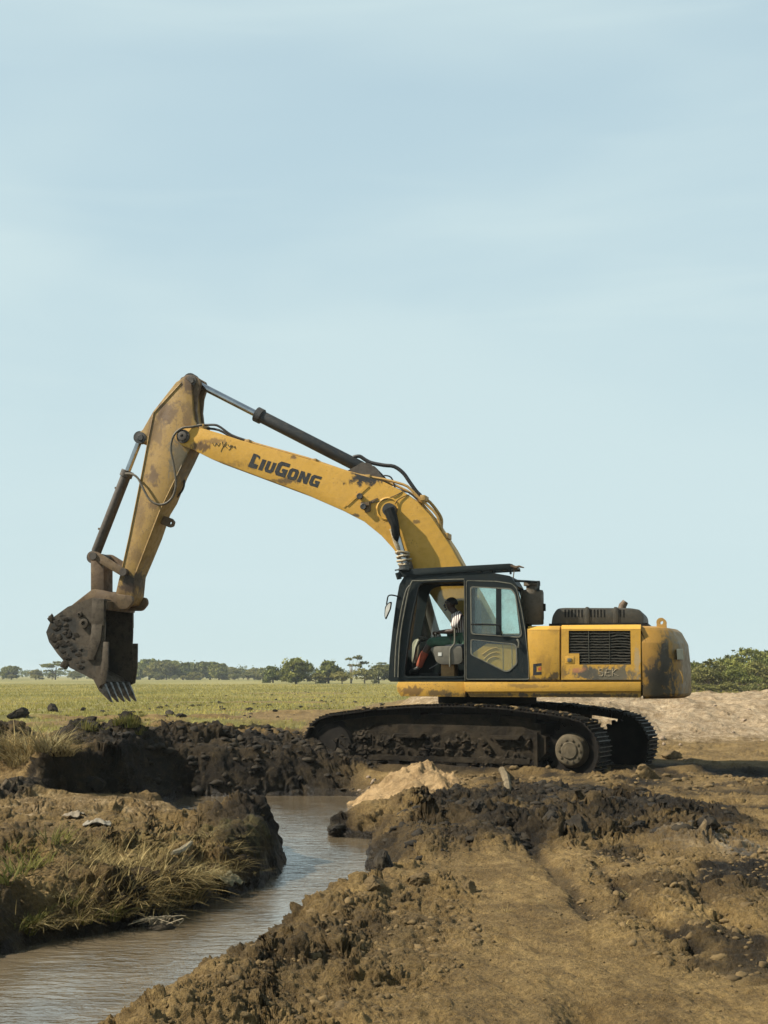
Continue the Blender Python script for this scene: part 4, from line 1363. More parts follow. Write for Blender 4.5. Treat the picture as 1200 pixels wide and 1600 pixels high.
m_ = MB(); m_.tube([P3(617, 891, VN), P3(628, 889.5, VN), P3(640, 890, VN)], [.012, .06, .05], 7, 2); m_.tube([P3(622, 895, VN), P3(624, 905, VN)], [.05, .04], 6, 1); m_.build('torn_rag', M['cab'], guard)
# fittings inside
V0 = 1.0
m_ = MB()
m_.prism(fillet(PL([(727, 1002), (729, 960), (734, 936), (745, 934), (749, 945), (749, 1000), (744, 1010)], V0), .05), V0 - .25, V0 + .25)
m_.prism(fillet(PL([(696, 1008), (735, 1006), (740, 1018), (736, 1030), (700, 1028)], V0), .05), V0 - .25, V0 + .25)
seat = m_.build('seat', M['seat'], EX, bevel=.03)
m_ = MB(); pbox(m_, 692, 713, 1036, 1059.5, V0 - .18, V0 + .18, V0); m_.build('seat_pedestal', M['ochre'], seat, bevel=.01)
m_ = MB()
m_.prism(fillet(PL([(672, 1014), (680, 1010), (700, 1009.5), (723, 1010), (724, 1034), (718, 1038), (690, 1038.5), (682, 1034), (679, 1022)], 1.24), .05), 1.12, 1.30)
con = m_.build('side_console', M['grey'], EX, bevel=.015)
m_ = MB(); pbox(m_, 684.5, 690, 1019.5, 1025, 1.301, 1.306, 1.3); m_.build('sticker', M['white'], con)
m_ = MB(); m_.prism(fillet(PL([(672, 1014), (680, 1010), (700, 1009.5), (723, 1010), (724, 1034), (690, 1038.5), (682, 1034)], .8), .05), .70, .84); m_.build('side_console', M['grey'], EX, bevel=.015)
m_ = MB(); m_.tube([P3(710.5, 982, 1.30), P3(710.5, 1002, 1.30), P3(709, 1007, 1.30), P3(704, 1013, 1.30), P3(703, 1020, 1.31), P3(703, 1042, 1.31)], .014, 7, 3); m_.build('hand_rail', M['trim'], con)
m_ = MB(); m_.tube([P3(681, 990, 1.2), P3(681, 998, 1.2), P3(686, 1006, 1.2), P3(693, 1008, 1.2), P3(700, 1006, 1.2)], .012, 6, 3); m_.build('wrist_loop', M['trim'], con)
m_ = MB(); m_.tube([P3(684, 1012, 1.15), P3(681.5, 1000, 1.15), P3(680, 992, 1.15)], [.016, .016, .028], 8, 1); m_.build('joystick', M['black'], con)
m_ = MB(); m_.tube([P3(684, 1012, .80), P3(681.5, 1000, .80), P3(680, 992, .80)], [.016, .016, .028], 8, 1); m_.build('joystick', M['black'], EX)
for vv in (.92, 1.10):
    m_ = MB(); m_.tube([P3(644, 1045, vv), P3(650, 1012, vv), P3(657, 1000, vv)], [.013, .013, .022], 7, 1); m_.build('travel_lever', M['black'], EX)
m_ = MB(); m_.prism(fillet(PL([(654, 996), (663, 993), (667, 1000), (658, 1004)], .75), .02), .68, .86); m_.build('monitor', M['black'], EX, bevel=.006)
m_ = MB(); m_.tube([P3(648, 1035, .72), P3(650, 1010, .72), P3(656, 998, .72)], .03, 8, 2); m_.build('monitor_stand', M['beige'], EX)
m_ = MB(); m_.prism(fillet(PL([(644, 1004), (650, 998), (656, 1000), (654, 1020), (650, 1036), (643, 1036)], .66), .04), .60, .66); m_.build('front_console', M['beige'], EX, bevel=.01)
m_ = MB(); m_.tube([P3(671, 1045, 1.2), P3(678, 1041, 1.2), P3(684, 1037, 1.2)], .010, 6, 1); m_.build('seat_lever', M['steel'], seat)
m_ = MB(); pbox(m_, 660, 690, 1052, 1059.5, .70, 1.25, 1.0); m_.build('floor_mat', M['black'], EX, bevel=.01)

# ------------------------------------------------------------------ boom
VB = .34
boom_o = [(286, 668), (297, 667), (315, 669), (345, 677.5), (375, 687.5), (430, 702.5), (480, 717), (530, 731.5), (560, 741), (600, 753), (628, 767), (652, 784), (673, 806), (688, 829), (705, 855), (723, 888), (745, 925), (768, 968), (786, 1005), (784, 1030), (765, 1040), (742, 1026),
          (705, 975), (673, 930), (640, 892), (628, 877), (614, 857), (596, 837), (569, 815), (535, 797.5), (470, 769), (400, 743), (330, 717), (300, 702), (282, 695), (274, 684), (277, 674)]
mb = MB()
mb.prism(PL(boom_o, VB), -VB, VB)
boom = mb.build('boom', M['boom'], EX, bevel=.014)
# weld strips, pin bosses
m_ = MB(); m_.prism(PL([(540, 789), (543, 791), (577, 760), (573, 757.5)], VB), VB - .01, VB + .012); m_.build('weld_strip', M['boom'], boom)
m_ = MB(); m_.prism(PL([(536, 792.5), (538, 793.5), (570, 763), (568, 762)], VB), VB - .01, VB + .008); m_.build('weld_strip', M['boom'], boom)
m_ = MB(); u, w = L(606, 795, VB); m_.lathe((u, VB - .01, w), [(.21, 0), (.21, .02), (.185, .03), (.175, .012), (.02, .012)], 28, 'v'); m_.build('pin_boss', M['boom'], boom)
m_ = MB()
u, w = L(286.5, 682, VB); m_.lathe((u, VB - .02, w), [(.125, 0), (.125, .05), (.085, .055), (.085, .085), (.06, .09), (.03, .09), (.02, .06)], 20, 'v'); m_.build('pivot_pin', M['barrel2'], boom)
# bracket of the stick cylinder on the back of the boom
m_ = MB()
br = PL([(540, 737), (556, 728), (566, 722), (578, 724), (590, 736), (606, 755)], .2)
m_.prism(br, .13, .2); m_.prism(br, -.2, -.13); m_.build('cylinder_bracket', M['barrel2'], boom)
# lamp and its bracket
m_ = MB(); pbox(m_, 565, 578, 785, 790, VB, VB + .06, VB); m_.prism(PL([(576, 784), (590, 778), (591, 780), (578, 787)], VB), VB, VB + .02); m_.prism(PL([(570, 790), (580, 783), (579, 799), (571, 801)], VB), VB, VB + .03); m_.build('lamp_bracket', M['linkage'], boom)
for (x, y) in ((563.5, 776), (569, 792)):
    m_ = MB(); u, w = L(x, y, VB); m_.lathe((u, VB + .05, w), [(.045, -.04), (.055, 0), (.055, .03), (.048, .035), (.01, .03)], 12, 'v'); m_.build('work_lamp', M['barrel'], boom)
m_ = MB(); m_.tube([P3(578, 786, VB + .02), P3(600, 781, VB + .01), P3(620, 773, VB + .01), P3(629, 768, VB)], .007, 5, 3); m_.build('lamp_cable', M['hose'], boom)
m_ = MB(); m_.tube([P3(617, 788, VB + .03), P3(622, 781, VB + .02), P3(633, 775, VB + .01), P3(640, 773, VB)], .007, 5, 3); m_.build('lamp_cable', M['hose'], boom)
# lettering
GL = {
    'L': ([(0, 0), (0, 1), (.42, 1), (.42, .32), (.95, .32), (.95, 0)], []),
    'I': ([(0, 0), (0, 1), (.40, 1), (.40, 0)], []),
    'U': ([(0, 1), (0, .22), (.2, 0), (.8, 0), (1, .22), (1, 1), (.62, 1), (.62, .32), (.56, .26), (.44, .26), (.38, .32), (.38, 1)], []),
    'G': ([(1, 1), (.2, 1), (0, .8), (0, .2), (.2, 0), (1, 0), (1, .56), (.52, .56), (.52, .36), (.64, .36), (.64, .25), (.42, .25), (.36, .32), (.36, .68), (.42, .75), (1, .75)], []),
    'O': ([(.2, 0), (.8, 0), (1, .2), (1, .8), (.8, 1), (.2, 1), (0, .8), (0, .2)], [[(.36, .32), (.36, .68), (.43, .75), (.57, .75), (.64, .68), (.64, .32), (.57, .25), (.43, .25)]]),
    'N': ([(0, 0), (0, 1), (.36, 1), (.66, .5), (.66, 1), (1, 1), (1, 0), (.64, 0), (.34, .5), (.34, 0)], []),
}
mb = MB()
base0, base1 = Vector(L(387.5, 729, VB)), Vector(L(496, 762, VB))
dirx = (base1 - base0); tot = dirx.length; dirx.normalize(); up_ = Vector((-dirx.y, dirx.x)); up_ = (up_ + dirx * 0.10)
word = [('L', 1.25, 15), ('I', 1.0, 7), ('U', 1.0, 15), ('G', 1.28, 19), ('O', 1.0, 16), ('N', 1.0, 16.5), ('G', 1.0, 16)]
sumw = sum(x[2] for x in word) + 2.2 * (len(word) - 1)
cur = 0.0; HL = 18.5 / 90.5
for ch, hh_, wd in word:
    o_, hs = GL[ch]
    sc = tot / sumw
    f_ = lambda p: tuple(base0 + dirx * ((cur + p[0] * wd * (2.4 if ch == 'I' else 1)) * sc) + up_ * (p[1] * hh_ * HL))
    mb.prism([f_(p) for p in o_], VB - .002, VB + .003, [[f_(p) for p in h] for h in hs] if hs else ())
    cur += wd + 2.2
# the first letter has run into a smear
mb.prism([tuple(base0 + dirx * a + up_ * b) for a, b in ((.075, HL * 1.25), (.135, HL * 1.16), (.15, HL * 1.0), (.135, HL * .86), (.12, HL * 1.0), (.08, HL * 1.04))], VB - .002, VB + .003)
mb.build('lettering', M['letter'], boom)
m_ = MB()
strokes(m_, [[(332, 692), (335, 697), (338, 692), (341, 697), (344, 692)], [(347, 690), (349, 699)], [(354, 691), (350, 695), (355, 700)], [(356, 694), (358, 698), (361, 695), (360, 701), (357, 703)], [(362, 700), (363, 696), (365, 699), (367, 697), (368, 701)], [(345, 706), (348, 699), (354, 694)]], VB, .005)
m_.build('scrawled_writing', M['letter'], boom)

# hydraulic lines along the boom
vl = .24
m_ = MB(); m_.tube([P3(x, y, vl) for x, y in ((304, 667), (312, 664), (322, 664), (336, 664), (345, 668), (362, 680), (384, 688), (392, 691))], .022, 7, 3); m_.build('hydraulic_hose', M['hose'], boom)
m_ = MB(); m_.tube([P3(x, y, vl - .14) for x, y in ((304, 668), (320, 669), (342, 672), (362, 683), (384, 690))], .022, 7, 3); m_.build('hydraulic_hose', M['hose'], boom)
m_ = MB(); m_.tube([P3(x, y, vl) for x, y in ((388, 690), (430, 702), (480, 716), (530, 733), (560, 742), (600, 749), (630, 757), (640, 763), (650, 773), (658, 781), (676, 797), (684, 808), (687, 818), (692, 832), (706, 857), (723, 886))], .024, 7, 2); m_.build('hydraulic_pipe', M['pipe'], boom)
m_ = MB(); m_.tube([P3(x, y, vl - .16) for x, y in ((388, 692), (480, 719), (540, 737), (600, 752), (636, 767), (652, 780), (668, 797), (680, 812), (690, 834), (712, 872))], .024, 7, 2); m_.build('hydraulic_pipe', M['pipe'], boom)
m_ = MB(); m_.tube([P3(x, y, 0.0) for x, y in ((548, 717), (553, 714), (562, 713), (570, 718), (580, 723), (600, 727), (616, 729), (630, 739), (640, 753), (650, 767), (657, 774))], .034, 8, 3); m_.build('hydraulic_hose', M['hose'], boom)
m_ = MB(); m_.tube([P3(x, y, 0.0) for x, y in ((657, 774), (662, 778), (672, 785), (684, 800), (690, 812), (690, 826), (697, 842), (722, 886))], .028, 7, 3); m_.build('hydraulic_pipe', M['pipe'], boom)
m_ = MB(); m_.tube([P3(x, y, .1) for x, y in ((592, 745), (602, 743), (611, 746), (616, 757), (618, 763), (632, 768), (640, 770), (652, 780))], .014, 6, 3); m_.build('hydraulic_hose', M['hose'], boom)
for x, y in ((316, 666), (387, 690), (491, 720), (575, 745), (661, 777), (697, 836)):
    m_ = MB()
    cpt = P3(x, y, vl)
    m_.box(cpt.x - .045, cpt.x + .045, -.05, vl + .045, cpt.z - .06, cpt.z + .035)
    m_.build('pipe_clamp', M['pipe'], boom, bevel=.006)

# boom rams
def ram(name, a, b, frac, r_rod, r_bar, mat_b, par=EX, eye_r=None, collar=1.25):
    """a = rod eye, b = barrel eye"""
    m_ = MB()
    g = a.lerp(b, frac)
    d = (b - a).normalized()
    m_.tube([g - d * .02, g + d * .10, g + d * .10, g + d * .11, b - d * .12, b - d * .06], [r_bar * collar, r_bar * collar, r_bar * collar, r_bar, r_bar, r_bar * .7], 18, 1)
    er = eye_r or r_bar
    m_.disc_y((b.x, b.z), er, b.y - r_bar * .8, b.y + r_bar * .8, 18)
    o_ = m_.build(name, M[mat_b], par)
    m_ = MB(); m_.cyl(a, g, r_rod, 16); m_.build('piston_rod', M['chrome'], o_)
    m_ = MB(); m_.disc_y((a.x, a.z), er, a.y - r_rod * 1.4, a.y + r_rod * 1.4, 18); m_.tube([a, a.lerp(g, .12)], [r_rod * 1.3, r_rod * 1.15], 12, 1); m_.build('rod_eye', M['barrel'], o_)
    return o_


for vv in (.45, -.45):
    a_ = P3(609, 797, .45); a_.y = vv
    b_ = P3(682, 1050, .45); b_.y = vv
    rm_ = ram('boom_cylinder', a_, b_, .34, .06, .095, 'barrel2', eye_r=.115)
    if vv > 0:
        g_ = a_.lerp(b_, .335)
        for k in range(7):
            rr_ = random.Random(k)
            m_ = MB()
            q = a_.lerp(b_, .27 + k * .022)
            ring_ = [q + Vector((.105 * math.cos(t) * rr_.uniform(.9, 1.15), .105 * math.sin(t), .02 * math.sin(t + k))) for t in np.linspace(0, 6.28, 10)]
            m_.tube(ring_, [.022 * rr_.uniform(.7, 1.2) for _ in ring_], 6, 1)
            m_.build('rag_wrap', M['rag'], rm_)
        m_ = MB(); q = a_.lerp(b_, .10); m_.tube([a_ + Vector((0, .06, 0)), q + Vector((.03, .09, 0)), a_.lerp(b_, .2) + Vector((-.03, .07, 0))], [.10, .075, .03], 9, 2); m_.build('grease_wrap', M['black'], rm_)
        m_ = MB(); m_.tube([a_.lerp(b_, .12) + Vector((-.06, .06, 0)), a_.lerp(b_, .2) + Vector((-.05, .07, 0)), a_.lerp(b_, .27) + Vector((-.02, .06, 0))], [.03, .04, .01], 7, 2); m_.build('rag_strip', M['rag'], rm_)
m_ = MB(); q = P3(609, 797, .45); m_.disc_y((q.x, q.z), .085, -.56, .56, 18); m_.build('ram_pin', M['barrel'], EX)
ram('stick_cylinder', P3(299, 595, 0), P3(573, 735, 0), .385, .062, .112, 'barrel', eye_r=.13)

# ------------------------------------------------------------------ stick
VS = .27
stick_o = [(275, 597), (288, 589), (299, 600), (301, 640), (303, 655), (309, 668), (304, 680), (300, 692), (288, 718), (276, 742), (260, 782), (249, 800), (236, 838), (222, 872), (210, 900), (207, 930), (200, 944), (188, 946), (180, 940), (180, 930), (185, 907), (191, 886), (201, 838), (211, 788), (222, 736), (230, 690), (219, 692), (213, 684), (217, 676), (223, 671), (239, 643)]
mb = MB()
mb.prism(PL(stick_o, VS), -VS, VS)
stick = mb.build('stick', M['stick'], EX, bevel=.012)
# horn plates that carry the ram eye
horn = PL([(276, 600), (283, 590), (292, 585.5), (302, 586), (311, 591), (314, 599), (308, 618), (306, 640), (309, 666), (300, 668), (288, 640)], .2)
for v0, v1 in ((.12, .2), (-.2, -.12)):
    m_ = MB(); m_.prism(horn, v0, v1); m_.build('ram_ear', M['linkage'], stick, bevel=.01)
m_ = MB(); u, w = L(299, 595, .2); m_.lathe((u, .17, w), [(.10, 0), (.10, .045), (.06, .05), (.055, .07), (.02, .07)], 18, 'v'); m_.build('ear_pin', M['barrel2'], stick)
m_ = MB(); u, w = L(220, 684, VS); m_.lathe((u, VS - .06, w), [(.105, 0), (.105, .07), (.06, .075), (.05, .09), (.02, .09)], 18, 'v'); m_.build('ear_pin', M['barrel'], stick)
m_ = MB(); u, w = L(183, 938, VS); m_.lathe((u, VS - .02, w), [(.105, 0), (.105, .07), (.07, .075), (.06, .06), (.02, .06)], 18, 'v'); m_.build('bucket_pin', M['linkage'], stick)
# welded edge bead, lug
m_ = MB(); m_.tube([P3(x, y, VS + .005) for x, y in ((300, 694), (276, 744), (249, 800), (212, 896))], .012, 5, 1); m_.build('weld_bead', M['stick'], stick)
m_ = MB(); m_.tube([P3(x, y, VS + .004) for x, y in ((283, 598), (240, 645), (231, 690), (222, 738), (202, 838), (187, 905))], .010, 5, 1); m_.build('weld_bead', M['stick'], stick)
m_ = MB()
lug = PL([(256, 806), (268, 810), (272, 815), (270, 822), (264, 824), (250, 818)], 0.05)
u, w = L(266, 817, .05)
m_.prism(fillet(lug, .02), -.03, .05, [[(u + .028 * math.cos(R(a)), w + .028 * math.sin(R(a))) for a in range(0, 360, 40)]])
m_.build('tow_lug', M['linkage'], stick)
m_ = MB(); m_.tube([P3(x, y, VS + .04 + d) for x, y, d in ((316, 664, 0), (300, 667, .05), (285, 669, .08), (272, 680, .08), (267, 700, .06), (271, 725, .05), (275, 752, .05), (272, 772, .05), (262, 785, .05), (248, 788.5, .06), (234, 781, .06), (224, 764, .05), (216, 748, .02), (207, 741, 0), (196, 740, -.1))], .021, 7, 3); m_.build('hydraulic_hose', M['hose_dusty'], stick)
m_ = MB(); m_.tube([P3(x, y, VS - .1) for x, y in ((292, 698), (284, 718), (276, 742), (271, 764), (262, 779))], .017, 6, 3); m_.build('hydraulic_hose', M['hose_dusty'], stick)
m_ = MB(); m_.tube([P3(x, y, -.15) for x, y in ((284, 742), (288, 752), (286, 764), (278, 775), (268, 783))], .018, 6, 3); m_.build('hydraulic_hose', M['hose'], stick)

# bucket ram and linkage
bcyl = ram('bucket_cylinder', P3(220, 684, 0), P3(147, 871, 0), .285, .055, .095, 'barrel2', eye_r=.115)
for px_, py_ in ((186, 762), (160, 826)):
    m_ = MB(); q = P3(px_, py_, 0); m_.box(q.x - .08, q.x + .02, -.02, .02, q.z - .02, q.z + .015); m_.build('hose_lug', M['linkage'], bcyl)
def bar2(name, pts, v, th, parent):
    for s in (1, -1):
        m_ = MB(); m_.prism(fillet(PL(pts, v), .04), s * v - th / 2, s * v + th / 2); m_.build(name, M['linkage'], parent, bevel=.012)
bar2('rocker_arm', [(137, 867), (142, 862), (152, 862), (196, 889), (200, 897), (190, 900), (150, 876), (141, 876)], .33, .07, EX)
m_ = MB(); u, w = L(147, 869, .33); m_.disc_y((u, w), .07, -.39, .39, 16); u2, w2 = L(194, 894, .33); m_.disc_y((u2, w2), .07, -.39, .39, 16); m_.build('linkage_pin', M['barrel2'], EX)
m_ = MB(); m_.prism(PL([(141.5, 872), (162.5, 872), (162.5, 926), (141.5, 926)], .2), -.2, .2)
m_.build('push_link', M['linkage'], EX, bevel=.02)

# ------------------------------------------------------------------ bucket
VK = .64
bo = [(145.5, 933.5), (163.5, 936), (164, 985), (163, 1005), (165, 1040), (161, 1066), (153, 1076), (146, 1062), (129, 1053), (109, 1043.5), (90, 1022), (76.5, 1003), (72, 988), (81, 966), (106, 948)]
back = bo[10:]  # curved shell runs from the lip round the back to the top
mb = MB()
side = PL(bo, VK)
mb.prism(side, VK - .04, VK)
mb.prism(side, -VK, -VK + .04)
shell = PL([(156, 1076), (146, 1062.5), (129, 1053.5), (109, 1044), (90, 1022.5), (76.5, 1003.5), (72, 988), (81, 966), (106, 948), (145.5, 933.5), (163.5, 936),
            (163, 941), (146, 938.5), (109, 952.5), (85, 969), (76.5, 988), (80.5, 1001), (93.5, 1019), (111.5, 1039.5), (131, 1049.5), (148, 1058.5), (158, 1072)], VK)
mb.prism(shell, -VK + .04, VK - .04)
bucket = mb.build('bucket', M['iron'], EX)
bucket['label'] = 'digging bucket crusted with dark mud, mouth turned to the machine'
for s in (1, -1):
    m_ = MB()
    v0, v1 = (VK, VK + .035) if s > 0 else (-VK - .035, -VK)
    m_.prism(PL([(145.5, 934), (163.5, 936.5), (163.5, 978), (143.5, 978)], VK), v0, v1)
    m_.build('side_plate', M['iron'], bucket, bevel=.006)
    m_ = MB(); m_.prism(PL([(145, 976), (161, 976), (159, 1000), (148, 1031), (137, 1031), (142, 1000)], VK), v0, v1 + .006 * s if s > 0 else v1); m_.build('wear_strip', M['iron'], bucket, bevel=.006)
    m_ = MB(); m_.prism(PL([(163, 1003), (170.5, 1003), (170, 1040), (166, 1068), (156, 1072), (160, 1040)], VK), v0 - .0 * s, v1 + .01 * s if s > 0 else v1); m_.build('side_cutter', M['iron'], bucket, bevel=.006)
    for (x, y, r) in ((132, 974, .085), (125, 960, .05)):
        m_ = MB(); u, w = L(x, y, VK); m_.lathe((u, s * (VK - .002), w), [(r, 0), (r, .05 * s), (r * .45, .055 * s), (r * .42, .02 * s), (.01, .02 * s)], 18, 'v'); m_.build('pin_boss', M['iron'], bucket)
for vv in (.17, -.17, ):
    m_ = MB(); m_.prism(fillet(PL([(112, 947), (139, 926), (146, 920.5), (160, 922), (184, 928), (207, 931), (209, 941), (200, 952), (165, 952), (140, 945)], .34), .05), vv * 2 - .045, vv * 2 + .045); m_.build('hanger_ear', M['linkage'], bucket, bevel=.012)
m_ = MB(); m_.prism(PL([(160, 937), (168, 939), (168, 953), (160, 953)], VK), -VK + .04, VK - .04); m_.build('top_lip', M['linkage'], bucket, bevel=.01)
for k in range(5):
    vv = VK - .10 - k * (2 * VK - .20) / 4
    c0 = Vector(P3(153, 1070, VK)); c0.y = vv
    a_, b_, t_ = Vector(P3(151, 1066, VK)), Vector(P3(162, 1073, VK)), Vector(P3(173, 1098, VK))
    m_ = MB()
    q = [a_, b_, t_, t_ + Vector((-.03, 0, .01)), Vector(P3(155, 1081, VK))]
    loop = [(p.x, p.z) for p in (Vector(P3(147, 1064, VK)), Vector(P3(160, 1066, VK)), Vector(P3(165, 1078, VK)), t_, Vector(P3(169, 1097, VK)), Vector(P3(152, 1079, VK)))]
    n_ = len(loop)
    wd = [.048, .048, .040, .012, .012, .044]
    vs = [(p[0], vv + wd[i], p[1]) for i, p in enumerate(loop)] + [(p[0], vv - wd[i], p[1]) for i, p in enumerate(loop)]
    fs = [tuple(range(n_)), tuple(range(2 * n_ - 1, n_ - 1, -1))] + [(i, (i + 1) % n_, n_ + (i + 1) % n_, n_ + i) for i in range(n_)]
    m_.add(vs, fs); m_.build('bucket_tooth', M['steel'], bucket, bevel=.008)
# mud stuck to the back of the bucket
bm_pts = [(86, 975), (80, 990), (84, 1004), (98, 1020), (110, 1034), (104, 985), (98, 968), (112, 1000), (118, 1022), (94, 1000), (126, 1040)]
m_ = MB()
for i, (x, y) in enumerate(bm_pts * 4):
    v_, f_ = SHAPES[i % 10]
    rq = random.Random(i)
    s_ = rq.uniform(.03, .10)
    c_ = P3(x + rq.uniform(-9, 9), y + rq.uniform(-9, 9), VK)
    m_.add([(c_.x + q[0] * s_ * rq.uniform(.9, 1.1), VK + q[1] * s_ * .2, c_.z + q[2] * s_ * 1.3) for q in v_], [tuple(q) for q in f_])
o_ = m_.build('caked_mud', M['clod_dark'], bucket, sharp=70); tag(o_, kind='stuff')


# ================================================================== operator
def person():
    V = 1.0

    def J(px, py, v=V):
        return P3(px, py, v)
    org = P3(721, 1006, V)
    skin = plain('dark_skin', (0.0429, 0.0234, 0.0156), 0.5, 0, 0.15, 20)
    # joints: name, point, radius
    hip, waist, chest, neck0, neck1 = J(721, 1003), J(722, 988), J(718, 968), J(711, 958.5), J(708, 953)
    joints = [('hip', hip, .15), ('waist', waist, .135), ('chest', chest, .155), ('neckb', neck0, .075), ('neck', neck1, .058), ('jaw', J(703.5, 949.5), .070), ('head', J(704.5, 943.5), .098), ('crown', J(705.5, 939.5), .080)]
    edges = [(0, 1), (1, 2), (2, 3), (3, 4), (4, 5), (5, 6), (6, 7)]

    def chain(start, pts):
        prev = start
        for p, r in pts:
            joints.append(('x', p, r)); edges.append((prev, len(joints) - 1)); prev = len(joints) - 1
        return prev
    near_arm = [(J(715, 965, V + .19), .078), (J(711, 976, V + .23), .058), (J(708.5, 986, V + .24), .047), (J(697, 987, V + .23), .042), (J(687, 987.5, V + .21), .030), (J(683, 988.5, V + .205), .036)]
    far_arm = [(J(715, 965, V - .19), .078), (J(711, 976, V - .23), .058), (J(708.5, 986, V - .24), .047), (J(697, 987, V - .23), .042), (J(687, 987.5, V - .21), .030), (J(683, 988.5, V - .205), .036)]
    chain(2, near_arm); chain(2, far_arm)
    near_leg = [(J(714, 1004, V + .11), .098), (J(695, 1003, V + .15), .088), (J(674, 1002, V + .16), .066), (J(666, 1016, V + .15), .062), (J(658, 1032, V + .14), .048), (J(654, 1044, V + .14), .045), (J(645, 1049, V + .15), .036)]
    far_leg = [(J(714, 1004, V - .11), .098), (J(695, 1003, V - .15), .088), (J(674, 1002, V - .16), .066), (J(666, 1016, V - .15), .062), (J(658, 1032, V - .14), .048), (J(654, 1044, V - .14), .045), (J(645, 1049, V - .15), .036)]
    chain(0, near_leg); chain(0, far_leg)

    def skinned(name, js, es, mat, grow=0.0, lv=2):
        me = bpy.data.meshes.new(name)
        me.from_pydata([tuple((p - org) * Vector((1, -1, 1)) if False else ((p - org).x, -(p - org).y, (p - org).z)) for _, p, _ in js], es, [])
        o = link(name, me)
        mod = o.modifiers.new('skin', 'SKIN')
        for i, (_, _, r) in enumerate(js):
            me.skin_vertices[0].data[i].radius = (r + grow, r + grow)
        me.skin_vertices[0].data[0].use_root = True
        sub = o.modifiers.new('sub', 'SUBSURF'); sub.levels = lv; sub.render_levels = lv
        dg = bpy.context.evaluated_depsgraph_get()
        nm = bpy.data.meshes.new_from_object(o.evaluated_get(dg))
        o.modifiers.clear(); o.data = nm
        nm.materials.clear(); nm.materials.append(mat)
        nm.polygons.foreach_set('use_smooth', np.ones(len(nm.polygons), dtype=bool))
        return o
    body = skinned('person', joints, edges, skin)
    # face and hands joined into the same mesh
    mb = MB(False)

    def lp(p):
        q = p - org
        return Vector((q.x, -q.y, q.z))
    hd = lp(J(704.5, 944, V))
    face = -1
    mb.tube([hd + Vector((-.088, 0, .02)), hd + Vector((-.112, 0, -.012)), hd + Vector((-.116, 0, -.022)), hd + Vector((-.09, 0, -.03))], [.010, .014, .018, .012], 8, 1)      # nose
    mb.tube([hd + Vector((-.088, -.03, -.055)), hd + Vector((-.104, 0, -.055)), hd + Vector((-.088, .03, -.055))], [.008, .013, .008], 8, 2)      # lips
    mb.tube([hd + Vector((-.09, 0, -.085)), hd + Vector((-.08, 0, -.10))], [.03, .02], 8, 1)      # chin
    for s in (1, -1):
        mb.tube([hd + Vector((.0, .092 * s, .012)), hd + Vector((.012, .108 * s, .0)), hd + Vector((.004, .10 * s, -.03))], [.016, .02, .010], 8, 2)      # ears
        mb.tube([hd + Vector((-.085, .016 * s, .028)), hd + Vector((-.088, .036 * s, .034)), hd + Vector((-.076, .056 * s, .028))], [.008, .012, .008], 6, 2)      # brow
    for s, arm in ((1, near_arm), (-1, far_arm)):
        palm = lp(arm[-1][0]); wr = lp(arm[-2][0])
        for k in range(4):
            off = -.030 + .020 * k
            a = palm + Vector((-.025, off, .012)); ln = (.032, .038, .035, .026)[k]
            mb.tube([palm + Vector((.0, off * .8, .004)), a, a + Vector((-ln, 0, -.004)), a + Vector((-ln - .012, 0, -.030)), a + Vector((-ln + .012, 0, -.048))], [.012, .0115, .0105, .0095, .007], 7, 2)
        mb.tube([palm + Vector((.02, s * .03, 0)), palm + Vector((-.01, s * .045, -.012)), palm + Vector((-.035, s * .035, -.028)), palm + Vector((-.05, s * .02, -.034))], [.014, .013, .011, .008], 7, 2)
    bm = bmesh.new(); bm.from_mesh(body.data)
    base = len(bm.verts)
    nv = [bm.verts.new(v) for v in mb.v]
    for f in mb.f:
        bm.faces.new([nv[i] for i in f]).smooth = True
    bmesh.ops.recalc_face_normals(bm, faces=bm.faces)
    bm.to_mesh(body.data); bm.free()
    W = O + EU * org.x + EV * org.y + Vector((0, 0, org.z))
    body.location = W; body.rotation_euler = (0, 0, -TH)
    tag(body, 'person in a striped shirt seated at the controls inside the cab', 'person')
    # hair
    mb = MB(False)
    vs, fs = [], []
    for i in range(8):
        t = i / 7 * 1.75
        for k in range(16):
            a = 2 * math.pi * k / 16
            r = .104 * math.sin(min(t, 1.57)) * (1.0 if t < 1.57 else .98)
            z_ = .104 * math.cos(t) + .012
            x_ = r * math.cos(a) + .012
            if math.cos(a) < -.3 and t > .85:
                z_ = max(z_, .052)
            vs.append(hd + Vector((x_ * 1.02, r * math.sin(a), z_)))
    for i in range(7):
        for k in range(16):
            fs.append((i * 16 + k, i * 16 + (k + 1) % 16, i * 16 + 16 + (k + 1) % 16, i * 16 + 16 + k))
    mb.add(vs, fs)
    mb.build('hair', plain('black_hair', (0.010, 0.008, 0.007), 0.9, 0, 0.3, 60, .4), body)
    mb = MB(False)
    for s in (1, -1):
        mb.tube([hd + Vector((-.083, .034 * s, .012)), hd + Vector((-.092, .034 * s, .012))], [.012, .008], 8, 1)
    mb.build('eyes', plain('eye_white', (0.35, 0.32, 0.28), 0.3, 0, .1, 9), body)
    # shirt with woven stripes
    m, nt, b, out = new_mat('striped_shirt')
    co = N(nt, 'ShaderNodeTexCoord').outputs['Object']
    wv = N(nt, 'ShaderNodeTexWave', {'Scale': 8.5, 'Distortion': 0.35}, wave_type='BANDS', bands_direction='X')
    nt.links.new(mapping(nt, co, (1, 1, 0.25)), wv.inputs['Vector'])
    nt.links.new(mixc(nt, sstep(nt, wv.outputs[0], .45, .55), (0.09, 0.05, 0.05), (0.62, 0.58, 0.52)), b.inputs['Base Color'])
    b.inputs['Roughness'].default_value = .9
